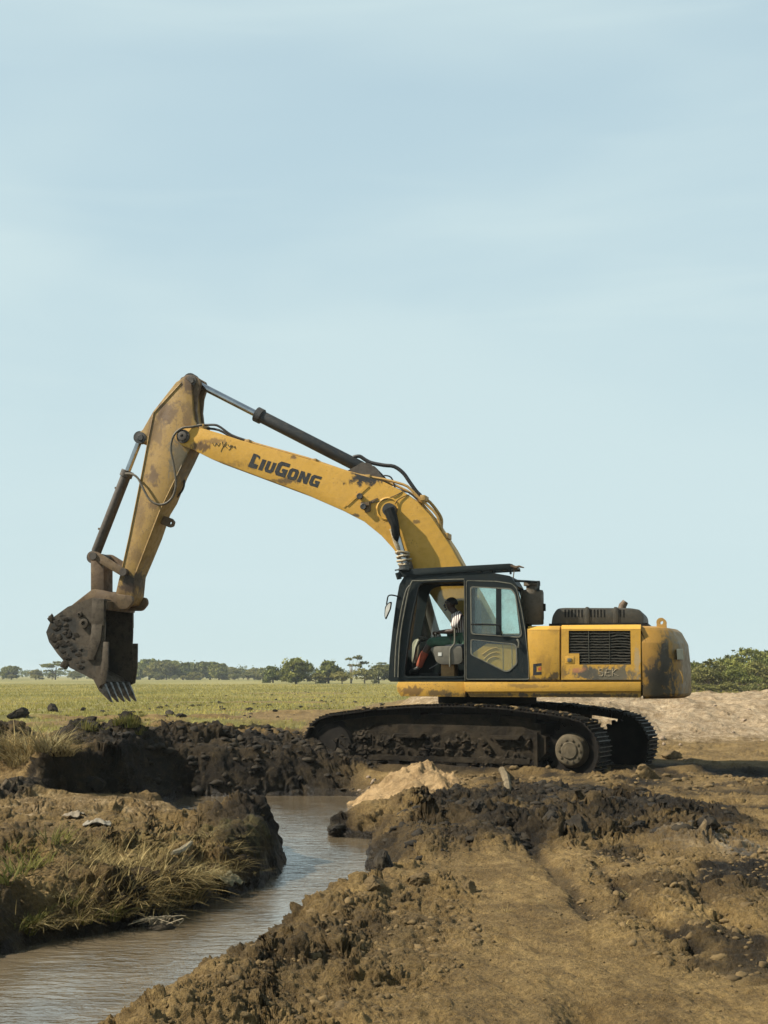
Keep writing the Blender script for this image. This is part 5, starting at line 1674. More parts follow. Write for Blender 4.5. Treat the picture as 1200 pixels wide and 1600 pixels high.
    js = [('a', hip + Vector((0, 0, .02)), .15), ('b', waist, .142), ('c', chest, .158), ('d', neck0 + Vector((.01, 0, -.01)), .085)]
    es = [(0, 1), (1, 2), (2, 3)]
    for s, arm in ((1, near_arm), (-1, far_arm)):
        js += [('e', arm[0][0], .078), ('f', arm[1][0], .062), ('g', arm[1][0].lerp(arm[2][0], .6), .062)]
        k = len(js); es += [(2, k - 3), (k - 3, k - 2), (k - 2, k - 1)]
    o = skinned('shirt', js, es, m, .014); o.parent = body
    js = [('a', hip, .15)]; es = []
    for leg in (near_leg, far_leg):
        k = len(js)
        js += [('b', leg[0][0], .098), ('c', leg[1][0], .088), ('d', leg[2][0], .07), ('e', leg[2][0].lerp(leg[3][0], .6), .066)]
        es += [(0, k), (k, k + 1), (k + 1, k + 2), (k + 2, k + 3)]
    o = skinned('shorts', js, es, plain('green_cloth', (0.0390, 0.0819, 0.0515), .9, 0, .25, 10), .016); o.parent = body
    for leg in (near_leg, far_leg):
        js = [('a', leg[3][0], .062), ('b', leg[4][0], .050), ('c', leg[5][0], .046)]
        o = skinned('leg_warmer', js, [(0, 1), (1, 2)], plain('orange_cloth', (0.2340, 0.0468, 0.0195), .9, 0, .25, 10), .014, 1); o.parent = body
        js = [('a', leg[5][0] + Vector((0.02, 0, -.01)), .046), ('b', leg[6][0], .036), ('c', leg[6][0] + Vector((-.07, 0, -.015)), .028)]
        o = skinned('shoe', js, [(0, 1), (1, 2)], M['black'], .010, 1); o.parent = body


person()


# ================================================================== trees
def leaf_mat(name, a, b_, tr=0.25):
    m = bpy.data.materials.new(name); m.use_nodes = True
    nt = m.node_tree; nt.nodes.clear()
    out = N(nt, 'ShaderNodeOutputMaterial')
    at = N(nt, 'ShaderNodeAttribute', attribute_name='tone')
    oi = N(nt, 'ShaderNodeObjectInfo')
    c = mixc(nt, at.outputs['Fac'], a, b_)
    c = mixc(nt, 1.0, c, mixc(nt, oi.outputs['Random'], (0.8, 0.85, 0.9), (1.2, 1.12, 1.0)), 'MULTIPLY')
    d = N(nt, 'ShaderNodeBsdfDiffuse'); nt.links.new(c, d.inputs[0])
    t = N(nt, 'ShaderNodeBsdfTranslucent'); nt.links.new(c, t.inputs[0])
    mx = N(nt, 'ShaderNodeMixShader', {0: tr}); nt.links.new(d.outputs[0], mx.inputs[1]); nt.links.new(t.outputs[0], mx.inputs[2])
    nt.links.new(mx.outputs[0], out.inputs[0])
    return m


LEAF = leaf_mat('leaf_green', (0.0643, 0.0816, 0.0234), (0.2349, 0.2349, 0.0692))
LEAF2 = leaf_mat('leaf_olive', (0.0804, 0.0841, 0.0271), (0.2534, 0.2325, 0.0816))
BARK = plain('pale_bark', (0.20, 0.16, 0.11), .9, 0, .4, 9)
BARKD = plain('dark_bark', (0.06, 0.045, 0.032), .9, 0, .4, 9)


def tone_attr(me, vals_per_face, k):
    at = me.attributes.new('tone', 'FLOAT', 'POINT')
    at.data.foreach_set('value', np.repeat(vals_per_face, k).astype(np.float32))


def crown_mesh(name, blobs, n, size, seed, mat):
    rs = np.random.default_rng(seed)
    C_, Nn, T = [], [], []
    w = np.array([b[3] * b[4] * b[5] for b in blobs]) ** 0.66; w /= w.sum()
    for bi, (bx, by, bz, rx, ry, rz) in enumerate(blobs):
        k = max(8, int(n * w[bi]))
        # leaves sit in sprays: spray centres first, leaves round them
        ns = max(4, k // 14)
        d = rs.normal(size=(ns, 3)); d /= np.linalg.norm(d, axis=1)[:, None]
        d[:, 2] = np.where(d[:, 2] < -.35, -d[:, 2] * .5, d[:, 2])
        sc_ = d * (rs.random((ns, 1)) ** .35) * np.array([rx, ry, rz]) * (0.80 + .35 * rs.random((ns, 1)))
        idx = rs.integers(0, ns, k)
        p = sc_[idx] + rs.normal(size=(k, 3)) * np.array([rx, ry, rz]) * .13
        C_.append(p + np.array([bx, by, bz])); Nn.append(p / np.array([rx, ry, rz]))
        T.append(np.clip(rs.random(ns)[idx] * .75 + .25 * rs.random(k), 0, 1))
    C_ = np.concatenate(C_); Nn = np.concatenate(Nn); T = np.concatenate(T)
    k = len(C_)
    nrm = Nn * .8 + rs.normal(size=(k, 3)) * .8; nrm /= np.linalg.norm(nrm, axis=1)[:, None] + 1e-9
    a = np.cross(nrm, rs.normal(size=(k, 3))); a /= np.linalg.norm(a, axis=1)[:, None] + 1e-9
    b = np.cross(nrm, a)
    s = size * (0.6 + .8 * rs.random((k, 1)))
    q = np.stack([C_ - a * s, C_ - b * s * .55, C_ + a * s, C_ + b * s * .55], 1).reshape(-1, 3)
    me = np_mesh(name, q, np.arange(4 * k).reshape(-1, 4), mat)
    tone_attr(me, T, 4)
    return me


def trunk_mesh(name, h, r, limbs, seed, mat):
    rs = random.Random(seed)
    mb = MB(False)
    pts = [Vector((0, 0, -.1)), Vector((rs.uniform(-.1, .1) * h * .3, 0, h * .35)), Vector((rs.uniform(-.1, .1) * h * .5, rs.uniform(-.1, .1) * h * .3, h * .75))]
    mb.tube(pts, [r * 1.25, r * 1.1, r, r * .9, r * .8, r * .6, r * .5], 8, 3)
    for (x, y, z) in limbs:
        s = pts[0].lerp(pts[1], rs.uniform(.5, 1.0))
        mid = s.lerp(Vector((x, y, z)), .5) + Vector((rs.uniform(-.15, .15), rs.uniform(-.15, .15), -.08 * h))
        mb.tube([s, mid, Vector((x, y, z))], [r * .55, r * .45, r * .38, r * .3, r * .22, r * .16, r * .08], 6, 3)
    return mb.mesh(name, mat)


def kind_round(seed, h, w, lobes=9, leaves=2600, size=.16, low=.28, mat=None, bark=None):
    rs = random.Random(seed)
    bl_ = [(0, 0, h * .55, w * .38, w * .38, h * .38)]
    for i in range(lobes):
        a = 2 * math.pi * i / lobes + rs.uniform(-.4, .4)
        rr = w * rs.uniform(.22, .36)
        z = h * rs.uniform(low, .74)
        q = rs.uniform(.16, .26) * w
        bl_.append((rr * math.cos(a), rr * math.sin(a), z, q, q, q * rs.uniform(.6, .9) * min(1.3, h / w * 1.2)))
    for i in range(3):
        bl_.append((rs.uniform(-.15, .15) * w, rs.uniform(-.15, .15) * w, h * rs.uniform(.80, .9), w * .17, w * .17, h * .11))
    c_ = crown_mesh('crown', bl_, leaves, size, seed, mat or LEAF)
    t_ = trunk_mesh('trunk', h * .8, .045 * h, [b[:3] for b in bl_[1:7]], seed, bark or BARKD)
    return c_, t_


def kind_flat(seed, h, w, leaves=2200, size=.15):
    rs = random.Random(seed)
    bl_ = []
    for i in range(11):
        a = rs.uniform(0, 6.28); rr = w * .5 * math.sqrt(rs.random())
        z = h * rs.uniform(.52, .95) - rr * .12
        bl_.append((rr * math.cos(a), rr * math.sin(a), z, w * rs.uniform(.12, .22), w * rs.uniform(.12, .22), h * .055))
    return crown_mesh('crown', bl_, leaves, size, seed, LEAF), trunk_mesh('trunk', h * .85, .035 * h, [b[:3] for b in bl_[:8]], seed, BARKD)


def kind_thin(seed, h, w, leaves=1300, size=.16):
    rs = random.Random(seed)
    bl_ = []
    for i in range(9):
        bl_.append((rs.uniform(-.42, .42) * w, rs.uniform(-.3, .3) * w, h * rs.uniform(.5, .95), w * rs.uniform(.1, .18), w * .14, h * rs.uniform(.05, .09)))
    return crown_mesh('crown', bl_, leaves, size, seed, LEAF2), trunk_mesh('trunk', h * .9, .03 * h, [b[:3] for b in bl_], seed, BARK)


ORD = 'first second third fourth fifth sixth seventh eighth ninth tenth eleventh twelfth thirteenth fourteenth fifteenth sixteenth seventeenth eighteenth'.split()
KINDS = {
    'round0': kind_round(1, 4.6, 6.4, 14, 6800, .25, .02),
    'round1': kind_round(2, 4.4, 5.4, 13, 5800, .25, .0),
    'round2': kind_round(3, 4.0, 6.2, 12, 5600, .25, .0, LEAF2),
    'flat': kind_flat(4, 5.6, 8.5, 3400, .24),
    'flat2': kind_flat(14, 5.0, 7.0, 3000, .24),
    'thin': kind_thin(5, 5.2, 5.2),
    'bush': kind_round(6, 2.4, 4.2, 9, 2000, .15, -.02, LEAF2, BARK),
    'shrubtree': kind_round(8, 3.1, 4.4, 12, 3000, .12, .34, LEAF, BARK),
    'shrubtree2': kind_round(9, 3.0, 4.0, 11, 2700, .12, .28, LEAF2, BARK),
}


def tree(kind, px, ybase, Y, s, label, group=None, name='tree', cat='tree', sz=1.0, rz=None):
    X = (px - 600) / FPX * Y
    z0 = float(ground(np.array([X]), np.array([Y]))[0]) if Y < 70 else 0.0
    t = empty(name, (X, Y, z0), rz if rz is not None else random.uniform(0, 6.28))
    t.scale = (s, s, s * sz)
    tag(t, label, cat, group)
    c_, k_ = KINDS[kind]
    link('crown', c_, t); link('trunk', k_, t)
    return t


# middle group
tree('round0', 464, 0, 250, 1.03, 'broad round green tree, largest of the trees standing alone in the field', rz=.4)
tree('round1', 428, 0, 285, .78, 'smaller dark tree half hidden behind the broad round tree in the field')
tree('round1', 514, 0, 262, .98, 'dense dark green rounded tree between the broad round tree and the cab', rz=2)
tree('thin', 549, 0, 262, 1.05, 'thin open tree with sparse crown rising beside the dense rounded tree', rz=1.0, sz=.95)
tree('bush', 570, 0, 255, 1.15, 'low olive bush at the foot of the thin open tree', name='bush', cat='bush')
tree('round2', 592, 0, 262, .86, 'pale olive bushy tree just in front of the cab windscreen', rz=.3)
tree('bush', 535, 0, 240, .9, 'low bush between the dense rounded tree and the thin tree', name='bush', cat='bush')
tree('bush', 494, 0, 248, .8, 'low bush at the right foot of the broad round tree', name='bush', cat='bush')
tree('flat', 600, 0, 420, 1.0, 'distant flat topped tree behind the cab front post')
# treeline left, individual trees 430-520 m off
rt = random.Random(21)
line = [(-20, 'round1', 5.6), (8, 'flat2', 4.6), (22, 'round0', 5.0), (60, 'round2', 3.5), (90, 'flat', 6.4), (120, 'round2', 3.2), (148, 'round0', 3.6),
        (206, 'round1', 5.8), (222, 'flat2', 6.6), (236, 'round0', 7.2), (250, 'round2', 6.0), (262, 'flat', 7.0), (275, 'round0', 6.8), (288, 'round1', 5.8), (300, 'round0', 6.2), (315, 'round2', 6.0),
        (330, 'round0', 6.2), (344, 'round1', 5.4), (356, 'thin', 5.0), (366, 'round2', 4.4), (382, 'flat2', 4.4), (398, 'round2', 4.0), (412, 'round1', 4.0)]
for i, (px, kd, hgt) in enumerate(line):
    H0 = {'round0': 4.6, 'round1': 4.4, 'round2': 4.0, 'flat': 5.6, 'flat2': 5.0, 'thin': 5.2}[kd]
    Y = rt.uniform(455, 520)
    lab = {22: 'round tree at the far left edge of the treeline beyond the grass', 90: 'flat topped tree with layered branches left of the hanging bucket', 60: 'low rounded tree beside the flat topped tree left of the bucket'}.get(px)
    tree(kd, px, 0, Y, hgt / H0, lab or (ORD[sum(1 for q in line if 180 < q[0] < px)] + ' tree of the far treeline, counting rightwards from the bucket' if px > 180 else {-20: 'rounded far tree at the very edge of the picture', 8: 'low flat topped tree at the start of the treeline by the picture edge', 120: 'low rounded tree between the bucket and the layered flat topped tree', 148: 'low round tree partly hidden by the bucket'}[px]), None if lab else ('far treeline right of the bucket' if px > 180 else 'far treeline left of the bucket'), sz=1.0)
for i in range(16):
    px = rt.uniform(200, 430)
    tree('bush', px, 0, rt.uniform(430, 452), rt.uniform(.6, 1.1), 'low bush along the foot of the far treeline right of the bucket', 'bushes under the far treeline', 'bush', 'bush')
for i in range(5):
    tree('bush', -10 + i * 34 + rt.uniform(-8, 8), 0, rt.uniform(440, 470), rt.uniform(.7, 1.0), 'low bush on the far horizon left of the bucket', 'bushes left of the bucket', 'bush', 'bush')
# far wood: one low mass beyond the trees
rs = np.random.default_rng(31)
bl_ = []
for px in np.arange(-500, 1900, 6.0):
    Y = 700 + rs.uniform(-30, 60)
    hgt = 3.0 + 2.2 * rs.random() + (2.2 if 190 < px < 350 else 0) + (1.0 if 350 < px < 440 else 0)
    bl_.append(((px - 600) / FPX * Y, Y, hgt * .45, 3.2 + 2 * rs.random(), 3, hgt * .55))
tag(link('far_wood', crown_mesh('far_wood', bl_, 60000, .42, 32, LEAF)), 'low far wood along the horizon', 'wood', kind='stuff')
# thicket on the right
right = [(1088, 'shrubtree', 128, .95), (1104, 'shrubtree2', 122, .95), (1122, 'shrubtree', 126, 1.02), (1140, 'shrubtree2', 132, .92), (1152, 'shrubtree', 121, .80), (1166, 'shrubtree', 150, 1.5), (1180, 'shrubtree2', 124, .92), (1192, 'shrubtree', 156, 1.5), (1206, 'shrubtree2', 128, 1.0), (1224, 'shrubtree', 135, 1.2), (1070, 'shrubtree2', 131, .9)]
for px, kd, Y, s in right:
    tall = s > 1.3
    tree(kd, px, 0, Y, s, ('dark tall tree rising above the thicket behind the pale spoil bank' if px < 1180 else 'second tall tree above the thicket, cut by the picture edge') if tall else ORD[sum(1 for q in right if q[3] <= 1.3 and q[0] < px)] + ' bushy tree of the thicket, counting from the counterweight', 'tall trees above the thicket' if tall else 'thicket trees behind the spoil bank')
for i in range(9):
    tree('bush', 1060 + i * 19 + rt.uniform(-5, 5), 0, rt.uniform(112, 118), rt.uniform(.28, .45), 'low shrub at the foot of the thicket by the pale spoil bank', 'shrubs under the thicket', 'shrub', 'shrub')


# ================================================================== grass
GR_GREEN = leaf_mat('grass_green', (0.0533, 0.0619, 0.0155), (0.1806, 0.1591, 0.0533), .3)
GR_FIELD = leaf_mat('grass_field', (0.1329, 0.1364, 0.0347), (0.3294, 0.2890, 0.0982), .3)
GR_DRY = leaf_mat('grass_dry', (0.1290, 0.0963, 0.0413), (0.3612, 0.2838, 0.1376), .25)


def blades(base, ln, wd, lean_dir, lean, curl, rs, seg=3):
    """base (n,3) -> strips"""
    n = len(base)
    t = np.linspace(0, 1, seg + 1)
    dx, dy = np.cos(lean_dir), np.sin(lean_dir)
    px_, py_ = -dy, dx
    V_ = []
    for ti in t:
        out_ = ln * .62 * (lean * ti + curl * ti * ti)
        up_ = ln * (ti - 0.42 * curl * ti ** 2.2)
        c0 = base + np.stack([dx * out_, dy * out_, up_], 1)
        w_ = (wd * (1 - ti * .9))[:, None]
        V_.append(c0 - np.stack([px_, py_, px_ * 0], 1) * w_)
        V_.append(c0 + np.stack([px_, py_, px_ * 0], 1) * w_)
    V_ = np.stack(V_, 1)
    m_ = 2 * (seg + 1)
    f = np.array([(2 * i, 2 * i + 1, 2 * i + 3, 2 * i + 2) for i in range(seg)])
    F_ = (np.arange(n)[:, None, None] * m_ + f[None]).reshape(-1, 4)
    return V_.reshape(-1, 3), F_, m_


def tuft_mesh(name, n, rad, ln, wd, seed, mat, lean=.35, curl=.8):
    rs = np.random.default_rng(seed)
    a = rs.random(n) * 6.28; r = rad * np.sqrt(rs.random(n)) * .5
    base = np.stack([r * np.cos(a), r * np.sin(a), np.full(n, -.02)], 1)
    v, f, k = blades(base, ln * (.5 + .7 * rs.random(n)), wd * (.6 + .7 * rs.random(n)), a + rs.normal(size=n) * .6, lean * (.3 + rs.random(n)), curl * (.3 + rs.random(n)), rs, 4)
    me = np_mesh(name, v, f, mat, True)
    tone_attr(me, rs.random(n), k)
    return me


TUFT = {
    'dry_big': [tuft_mesh('grass_tuft', 170, .34, .40, .006, s, GR_DRY, .7, 1.3) for s in (1, 2)],
    'dry': [tuft_mesh('grass_tuft', 44, .16, .20, .0055, s, GR_DRY, .95, 1.5) for s in (3, 4, 5)],
    'green': [tuft_mesh('grass_tuft', 40, .12, .20, .0058, s, GR_GREEN, .6, 1.0) for s in (6, 7, 8)],
    'field': [tuft_mesh('grass_tuft', 40, .25, .35, .012, s, GR_GREEN, .35, .6) for s in (9, 10)],
}


def tuft(kind, px, py, z, s, label, group=None, i=0):
    X, Y = hit(px, py)
    zz = gh(X, Y)
    if zz < WZ + .04:
        return None
    o = link('grass_tuft', TUFT[kind][i % len(TUFT[kind])])
    o.location = (X, Y, max(zz, WZ) - .01); o.rotation_euler = (0, 0, random.uniform(0, 6.28)); o.scale = (s, s, s * random.uniform(.6, .9))
    return tag(o, label, 'grass tuft', group)


for i, (x, y, s) in enumerate(((20, 1180, 1.5), (48, 1178, 1.6), (78, 1172, 1.3), (35, 1195, 1.2), (95, 1180, 1.0), (5, 1165, 1.2))):
    tuft('dry_big', x, y, .5, s, ['large straw clump near the picture edge on the raised ground', 'largest straw clump in the middle of the raised ground', 'straw clump next to the rim of the shaded bluff', 'straw clump drooping over the front slope of the raised ground', 'small straw clump at the very rim of the shaded bluff', 'straw clump cut by the picture edge on the raised ground'][i], 'straw clumps on the raised ground', i)
rt = random.Random(5)
for i, (x, y, s) in enumerate(((8, 1375, 1.5), (30, 1368, 1.5), (52, 1360, 1.2), (70, 1352, 1.1), (78, 1318, 1.3), (95, 1318, 1.0), (12, 1330, 1.2), (40, 1338, 1.0))):
    tuft('green', x, y, 0, s, 'green grass tuft at the left end of the near mud bank', 'green tufts at the left end of the bank', i)
for i in range(30):
    x, y = rt.gauss(245, 38), rt.gauss(1378, 20)
    if y > 1432 - .08 * x: y = 1395
    tuft('dry', x, y, 0, rt.uniform(.7, 1.35), 'flattened dry grass tuft in the matted patch on the near mud bank', 'dry tufts of the matted patch', i)
for i in range(16):
    x, y = rt.uniform(165, 335), 0
    y = 1424 - (x - 230) * .14 + rt.uniform(-16, 4)
    tuft('dry' if i % 3 else 'green', x, y, -.1, rt.uniform(.8, 1.4), 'grass tuft hanging over the edge of the near bank above the water', 'tufts hanging over the bank edge', i)
for i in range(18):
    x, y = rt.uniform(0, 150), rt.uniform(1400, 1462)
    tuft('dry' if i % 2 else 'green', x, y, -.1, rt.uniform(.5, 1.0), 'short grass tuft on the low corner of the near bank by the water', 'short tufts on the low corner', i)
for i in range(14):
    x, y = rt.uniform(310, 400), rt.uniform(1305, 1375)
    tuft('dry', x, y, 0, rt.uniform(.6, 1.1), 'dry grass tuft on the end of the bank beside its dark tip', 'dry tufts near the bank tip', i)
for i in range(18):
    x, y = rt.uniform(60, 330), rt.uniform(1255, 1350)
    tuft('dry', x, y, 0.05, rt.uniform(.35, .7), 'small dry tuft on the bare middle of the near bank', 'small tufts on the bare bank', i)
tuft('green', 188, 1452, -.25, 1.0, 'lone green tuft standing at the waterline under the near bank')
tuft('dry', 332, 1408, -.2, 1.7, 'spreading pale reed clump leaning into the water at the bank edge')
tuft('dry', 305, 1412, -.2, 1.4, 'pale reed clump beside the spreading one at the waterline')
for i in range(26):
    x, y = rt.uniform(130, 240), rt.uniform(1112, 1150)
    tuft('field', x, y, .05, rt.uniform(.5, .9), 'green field tuft on the slope behind the left mud mounds', 'field tufts behind the mounds', i)
for i in range(8):
    x, y = rt.uniform(720, 1160), rt.uniform(1300, 1500)
    tuft('dry', x, y, 0, rt.uniform(.25, .5), 'tiny dry sprig poking out of the bare tracked earth', 'sprigs in the tracked earth', i)

# grass over the field: nobody could count it
rs = np.random.default_rng(77)
n = 150000
Y = 34 * (230 / 34) ** (rs.random(n))
X = Y * rs.uniform(-.31, .31, n)
zz, dk_, sa_, gr_, we_ = ground(X, Y, True)
zz = zz * (1 - ss(70, 110, Y))
keep = rs.random(n) < (gr_ ** 1.5)
X, Y, zz = X[keep], Y[keep], zz[keep]
n = len(X)
scl = 1 + Y / 75
tall = 1 + 0.8 * ss(-2, 6, X) * ss(70, 110, Y)
v, f, k = blades(np.stack([X, Y, zz - .02], 1), (.06 + .10 * rs.random(n)) * tall * (0.75 + .25 * scl), .010 * scl * (.6 + .8 * rs.random(n)), rs.random(n) * 6.28, .3 + .3 * rs.random(n), .3 + .4 * rs.random(n), rs, 1)
me = np_mesh('field_grass', v, f, GR_FIELD, False); tone_attr(me, np.clip(rs.random(n) * .6 + .5 * ss(-.3, .3, fbm(X / 9, Y / 22, 3, 151)), 0, 1), k)
tag(link('field_grass', me), 'short green grass covering the flat field', 'grass', kind='stuff')
# matted straw and stubble on the near bank
n = 2400
x_ = rs.normal(235, 62, n); y_ = rs.normal(1382, 26, n)
P_ = np.array([gz(a, b, .02) for a, b in zip(x_, y_)])
zz = ground(P_[:, 0], P_[:, 1])
kk = zz > WZ + .06
P_, zz = P_[kk], zz[kk]; n = len(zz)
v, f, k = blades(np.stack([P_[:, 0], P_[:, 1], zz - .005], 1), .08 + .16 * rs.random(n), .0035 + .003 * rs.random(n), rs.normal(-.6, 1.2, n), .7 + .8 * rs.random(n), .3 + .5 * rs.random(n), rs, 2)
me = np_mesh('matted_straw', v, f, GR_DRY, False); tone_attr(me, rs.random(n), k)
tag(link('matted_straw', me), 'matted dry straw lying over the near bank', 'straw', kind='stuff')

# ================================================================== sand heap, big clods, litter
SAND = mud_mat('ochre_sand',  (0.14, 0.088, 0.038), (0.32, 0.215, 0.105), 0.95, 13.0, 0.06)
pk = gy(668, 1187, 20.4)
rs_, na, nrr = np.random.default_rng(4), 110, 46
vs = []
bx, by = pk[0], 20.4
for j in range(nrr):
    t = j / (nrr - 1)
    for i in range(na):
        a = 2 * math.pi * i / na
        ex = np.interp(math.degrees(a) % 360, [0, 60, 120, 180, 225, 260, 300, 360], [.40, .5, .8, 1.7, 2.2, 2.2, 1.0, .40])
        vs.append((bx + ex * t * math.cos(a), by + ex * t * math.sin(a), t))
vs = np.array(vs)
gz_ = ground(vs[:, 0], vs[:, 1])
t = vs[:, 2]
prof = (1 - t) ** 1.7
zt = pk[1] * prof + (1 - prof) * gz_ - .05 * t ** 3
zt = np.maximum(zt, gz_ - .06 + .10 * (1 - t)) if True else zt
xx, yy = vs[:, 0], vs[:, 1]
zt = zt + (0.35 * chunks(xx, yy, .17, 401) + .45 * chunks(xx, yy, .07, 403) + .09 * fbm(xx / .3, yy / .3, 4, 405)) * ss(1.0, .8, t) * (0.35 + .65 * ss(0, .2, t))
fi = [(j * na + i, j * na + (i + 1) % na, (j + 1) * na + (i + 1) % na, (j + 1) * na + i) for j in range(nrr - 1) for i in range(na)]
o = link('sand_heap', np_mesh('sand_heap', np.stack([xx - bx, yy - by, zt], 1), np.array(fi), SAND, True)); o.location = (bx, by, 0)
tag(o, 'heap of pale ochre sand running down to the water in front of the track', 'sand heap')


def big_clod(px, py, z, r, mat, label, group=None, sh=0, sq=(1, 1, 1), cat='mud clod', name='mud_clod'):
    X, Y = hit(px, py)
    zz = gh(X, Y)
    bm = bmesh.new(); bmesh.ops.create_icosphere(bm, subdivisions=4, radius=1)
    rr_ = np.random.default_rng(900 + sh)
    co_ = np.array([v.co for v in bm.verts])
    for _ in range(12):
        nrm = rr_.normal(size=3); nrm /= np.linalg.norm(nrm); d = .5 + .4 * rr_.random()
        q = co_ @ nrm
        co_ = np.where((q > d)[:, None], co_ - nrm * (q - d)[:, None] * .92, co_)
    off = rr_.random(3) * 50
    q = co_ * 2.2 + off
    dd = fbm(q[:, 0] + q[:, 2] * .7, q[:, 1] - q[:, 2] * .6, 6, sh, .68) * .24 + .9 * chunks(q[:, 0] * .3 + q[:, 2] * .2, q[:, 1] * .3 - q[:, 2] * .25, .16, sh + 3)
    co_ = co_ * (1 + dd[:, None]) * np.array(sq) * r
    for v, c_ in zip(bm.verts, co_):
        v.co = c_
    me = bpy.data.meshes.new(name); bm.to_mesh(me); bm.free()
    me.materials.append(mat)
    me.polygons.foreach_set('use_smooth', np.ones(len(me.polygons), dtype=bool)); me.set_sharp_from_angle(angle=R(40))
    o_ = link(name, me); o_.location = (X, Y, zz + r * .35 * sq[2]); o_.rotation_euler = (0, 0, random.uniform(0, 6.28))
    return tag(o_, label, cat, group)


D, T_ = M['clod_dark'], M['clod_tan']
big_clod(601, 1358, -.1, .10, D, 'black block of wet mud at the right edge of the water', None, 1, (1, .8, 1))
big_clod(655, 1382, 0, .085, T_, 'grey angular clod on the shore in front of the black block', None, 2, (1.1, .8, .8))
big_clod(903, 1303, 0, .13, D, 'largest dark square clod in the muddy band before the track', None, 3, (1, .8, 1.0))
big_clod(860, 1290, 0, .10, D, 'small dark clod left of the largest square one', None, 4)
big_clod(745, 1272, 0, .10, D, 'dark lump at the left end of the muddy band near the sand heap', None, 5)
big_clod(1000, 1300, 0, .10, D, 'wide dark lump in the right part of the muddy band', None, 6, (1.3, 1, .8))
big_clod(1105, 1300, 0, .11, D, 'rounded dark lump at the right end of the muddy band', None, 7, (1.1, 1, 1))
big_clod(530, 1300, -.28, .11, D, 'flat dark clod standing in the water off the right shore', None, 8, (2.2, .9, .6))
big_clod(585, 1392, -.15, .07, T_, 'pale stone sized clod wet at the waterline', None, 9)
big_clod(735, 1395, 0, .06, T_, 'small broken clod at the edge of the smooth earth path', None, 10)
big_clod(84, 1112, .95, .24, D, 'round clod perched on the crest of the left mud mound', None, 11, (1, 1, 1.1))
big_clod(28, 1123, .9, .30, D, 'big dark slab of mud crowning the left mound', None, 12, (1.2, .8, .8))
big_clod(150, 1232, .1, .16, D, 'dark fallen turf block at the foot of the shaded bluff', None, 13, (1.2, .8, .75))
big_clod(1050, 1185, .05, .20, T_, 'shiny wet clod beside the far track end', None, 14, (1.6, .8, .6))
big_clod(1010, 1215, .02, .18, T_, 'crumbly tan clod under the far track end', None, 15, (1, 1, .8))
big_clod(940, 1208, .02, .13, T_, 'crumbly clod pressed up beside the near track sprocket', None, 16, (1.2, 1, .8))
for i, (x, y, r) in enumerate(((250, 1107, .3), (265, 1118, .36), (345, 1106, .2), (300, 1104, .22), (284, 1121, .3), (390, 1110, .3), (420, 1104, .24), (430, 1112, .2), (470, 1106, .2), (205, 1115, .25), (160, 1113, .22), (130, 1110, .26))):
    big_clod(x, y, 0, r * .5, D, 'dark clod thrown out on the grass beyond the dug bank', 'clods thrown on the field grass', 30 + i, (1.3, 1, .7))

# slab of dried clay and sticks
BONE = plain('bleached_wood', (0.2106, 0.1697, 0.1053), .8, 0, .25, 25)
CLAY = mud_mat('brown_clay', (0.06, 0.045, 0.025), (0.17, 0.13, 0.075), .85, 8, .02)


def at(px, py, dz=0.0):
    X, Y = hit(px, py)
    zz = max(gh(X, Y), WZ)
    return Vector((X, Y, zz + dz))


def stick_thing(name, label, cat, pts, r, mat, dz=.03):
    q = [at(*p[:2]) + Vector((0, 0, dz + (p[2] if len(p) > 2 else 0))) for p in pts]
    mb = MB(False); mb.tube([p - q[0] for p in q], r, 7, 3)
    o_ = mb.build(name, mat); o_.location = q[0]
    return tag(o_, label, cat)


stick_thing('driftwood', 'short bleached branch lying on the near bank among dry grass', 'branch', [(268, 1346), (282, 1341), (298, 1334, .03)], [.016, .022, .026, .024, .028, .022, .02], BONE, .06)
stick_thing('stick', 'clay stained stake leaning in the tracked earth below the track', 'stick', [(784, 1206), (790, 1222, .04), (795, 1242, .02)], [.05, .06, .05, .06, .05, .05, .03], CLAY, .03)


def sheet_thing(name, label, cat, px, py, w, d, h, mat, seed, rz=0.0):
    p = at(px, py)
    rs2 = np.random.default_rng(seed)
    n1, n2 = 26, 18
    U, V_ = np.meshgrid(np.linspace(-1, 1, n1), np.linspace(-1, 1, n2), indexing='ij')
    X, Y = U * w / 2 * (1 + .25 * fbm(V_ * 1.3 + seed, U * .5, 2, seed)), V_ * d / 2 * (1 + .35 * fbm(U * 1.3, V_ * .5 + seed, 2, seed + 1))
    Z = h * (.5 + .9 * fbm(U * 1.6 + seed, V_ * 1.6, 4, seed + 2)) * np.clip(1.35 - (U ** 2 + V_ ** 2) * .7, .1, 1) + .012
    v = np.stack([X.ravel(), Y.ravel(), Z.ravel()], 1)
    f = [(i * n2 + j, (i + 1) * n2 + j, (i + 1) * n2 + j + 1, i * n2 + j + 1) for i in range(n1 - 1) for j in range(n2 - 1)]
    o_ = link(name, np_mesh(name, v, np.array(f), mat, True)); o_.location = p; o_.rotation_euler = (0, 0, rz)
    md = o_.modifiers.new('thickness', 'SOLIDIFY'); md.thickness = .004
    return tag(o_, label, cat)


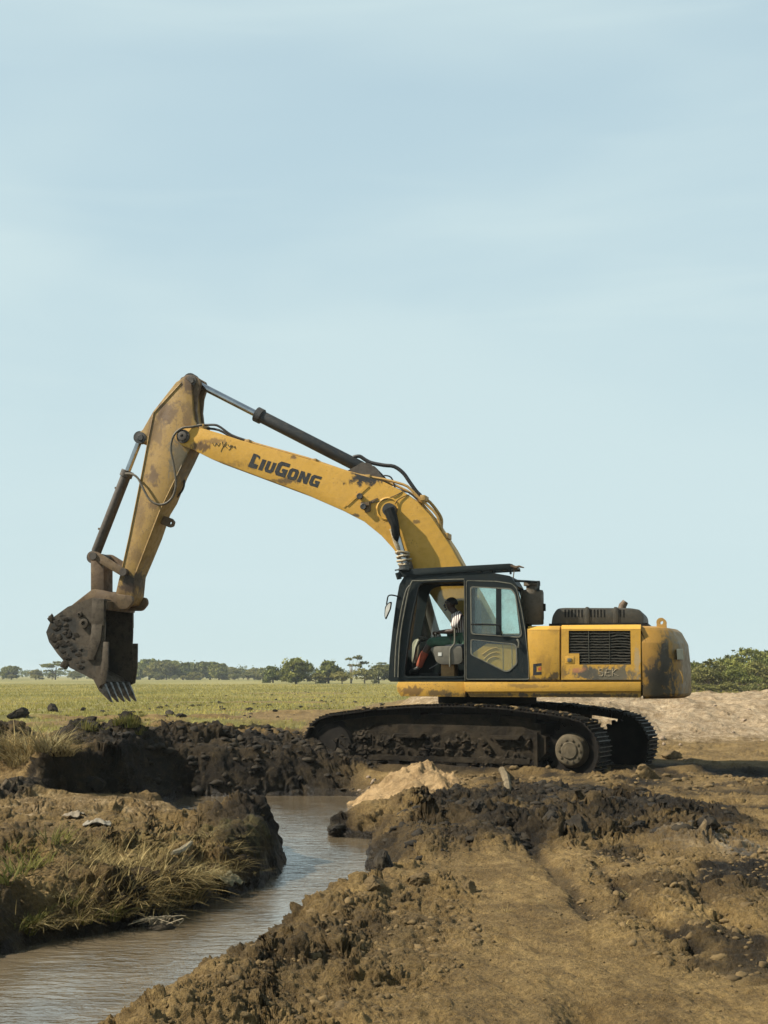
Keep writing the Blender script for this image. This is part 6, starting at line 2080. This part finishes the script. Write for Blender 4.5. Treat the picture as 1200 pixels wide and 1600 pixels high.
sheet_thing('plastic_bag', 'crumpled dirty pale plastic bag lying on the near bank', 'plastic bag', 152, 1291, .26, .22, .06, plain('dusty_plastic', (0.17, 0.145, 0.105), .7, 0, .2, 12), 3, .2)
sheet_thing('plastic_bag', 'small torn muddy scrap lying beyond the plastic bag', 'plastic scrap', 118, 1278, .16, .2, .07, plain('white_scrap', (0.15, 0.12, 0.08), .8, 0, .3, 14), 8, 1.0)
sheet_thing('feed_sack', 'muddy olive sack half buried in the bank above the water', 'sack', 352, 1386, .26, .22, .12, plain('olive_sack', (0.1201, 0.1037, 0.0546), .85, 0, .3, 20, .5), 12, -.4)
# clump of broken reeds in the water
p = gz(252, 1450, WZ)
e = empty('reed_clump', (p[0], p[1], WZ)); tag(e, 'clump of broken pale reeds and mud standing in the water', 'reeds')
v_, f_ = SHAPES[2]
o = link('root_ball', np_mesh('root_ball', v_ * np.array([.17, .10, .06]), f_, D), e)
for i in range(16):
    mb = MB(False); r_ = random.Random(i)
    a = Vector((r_.uniform(-.14, .14), r_.uniform(-.06, .06), .03)); mb.tube([a, a + Vector((r_.uniform(-.08, .08), -.02, .05)), a + Vector((r_.uniform(-.2, .16), r_.uniform(-.1, .02), r_.uniform(-.02, .06)))], [.004, .005, .005, .004, .004, .003, .002], 5, 3)
    mb.build('reed', BONE, e)

# ================================================================== air
hb = bpy.data.meshes.new('haze')
x0, x1, y0, y1, z0, z1 = -4900, 4900, -12, 3050, -1.9, 8.2
hb.from_pydata([(x, y, z) for x in (x0, x1) for y in (y0, y1) for z in (z0, z1)], [], [(0, 1, 3, 2), (4, 6, 7, 5), (0, 4, 5, 1), (2, 3, 7, 6), (0, 2, 6, 4), (1, 5, 7, 3)])
hm = bpy.data.materials.new('haze_air'); hm.use_nodes = True; hm.node_tree.nodes.clear()
ho = N(hm.node_tree, 'ShaderNodeOutputMaterial')
hv = N(hm.node_tree, 'ShaderNodeVolumePrincipled', {'Color': (0.80, 0.88, 0.92, 1), 'Density': 0.00022})
hm.node_tree.links.new(hv.outputs[0], ho.inputs['Volume'])
hb.materials.append(hm)
tag(link('haze', hb), kind='stuff')
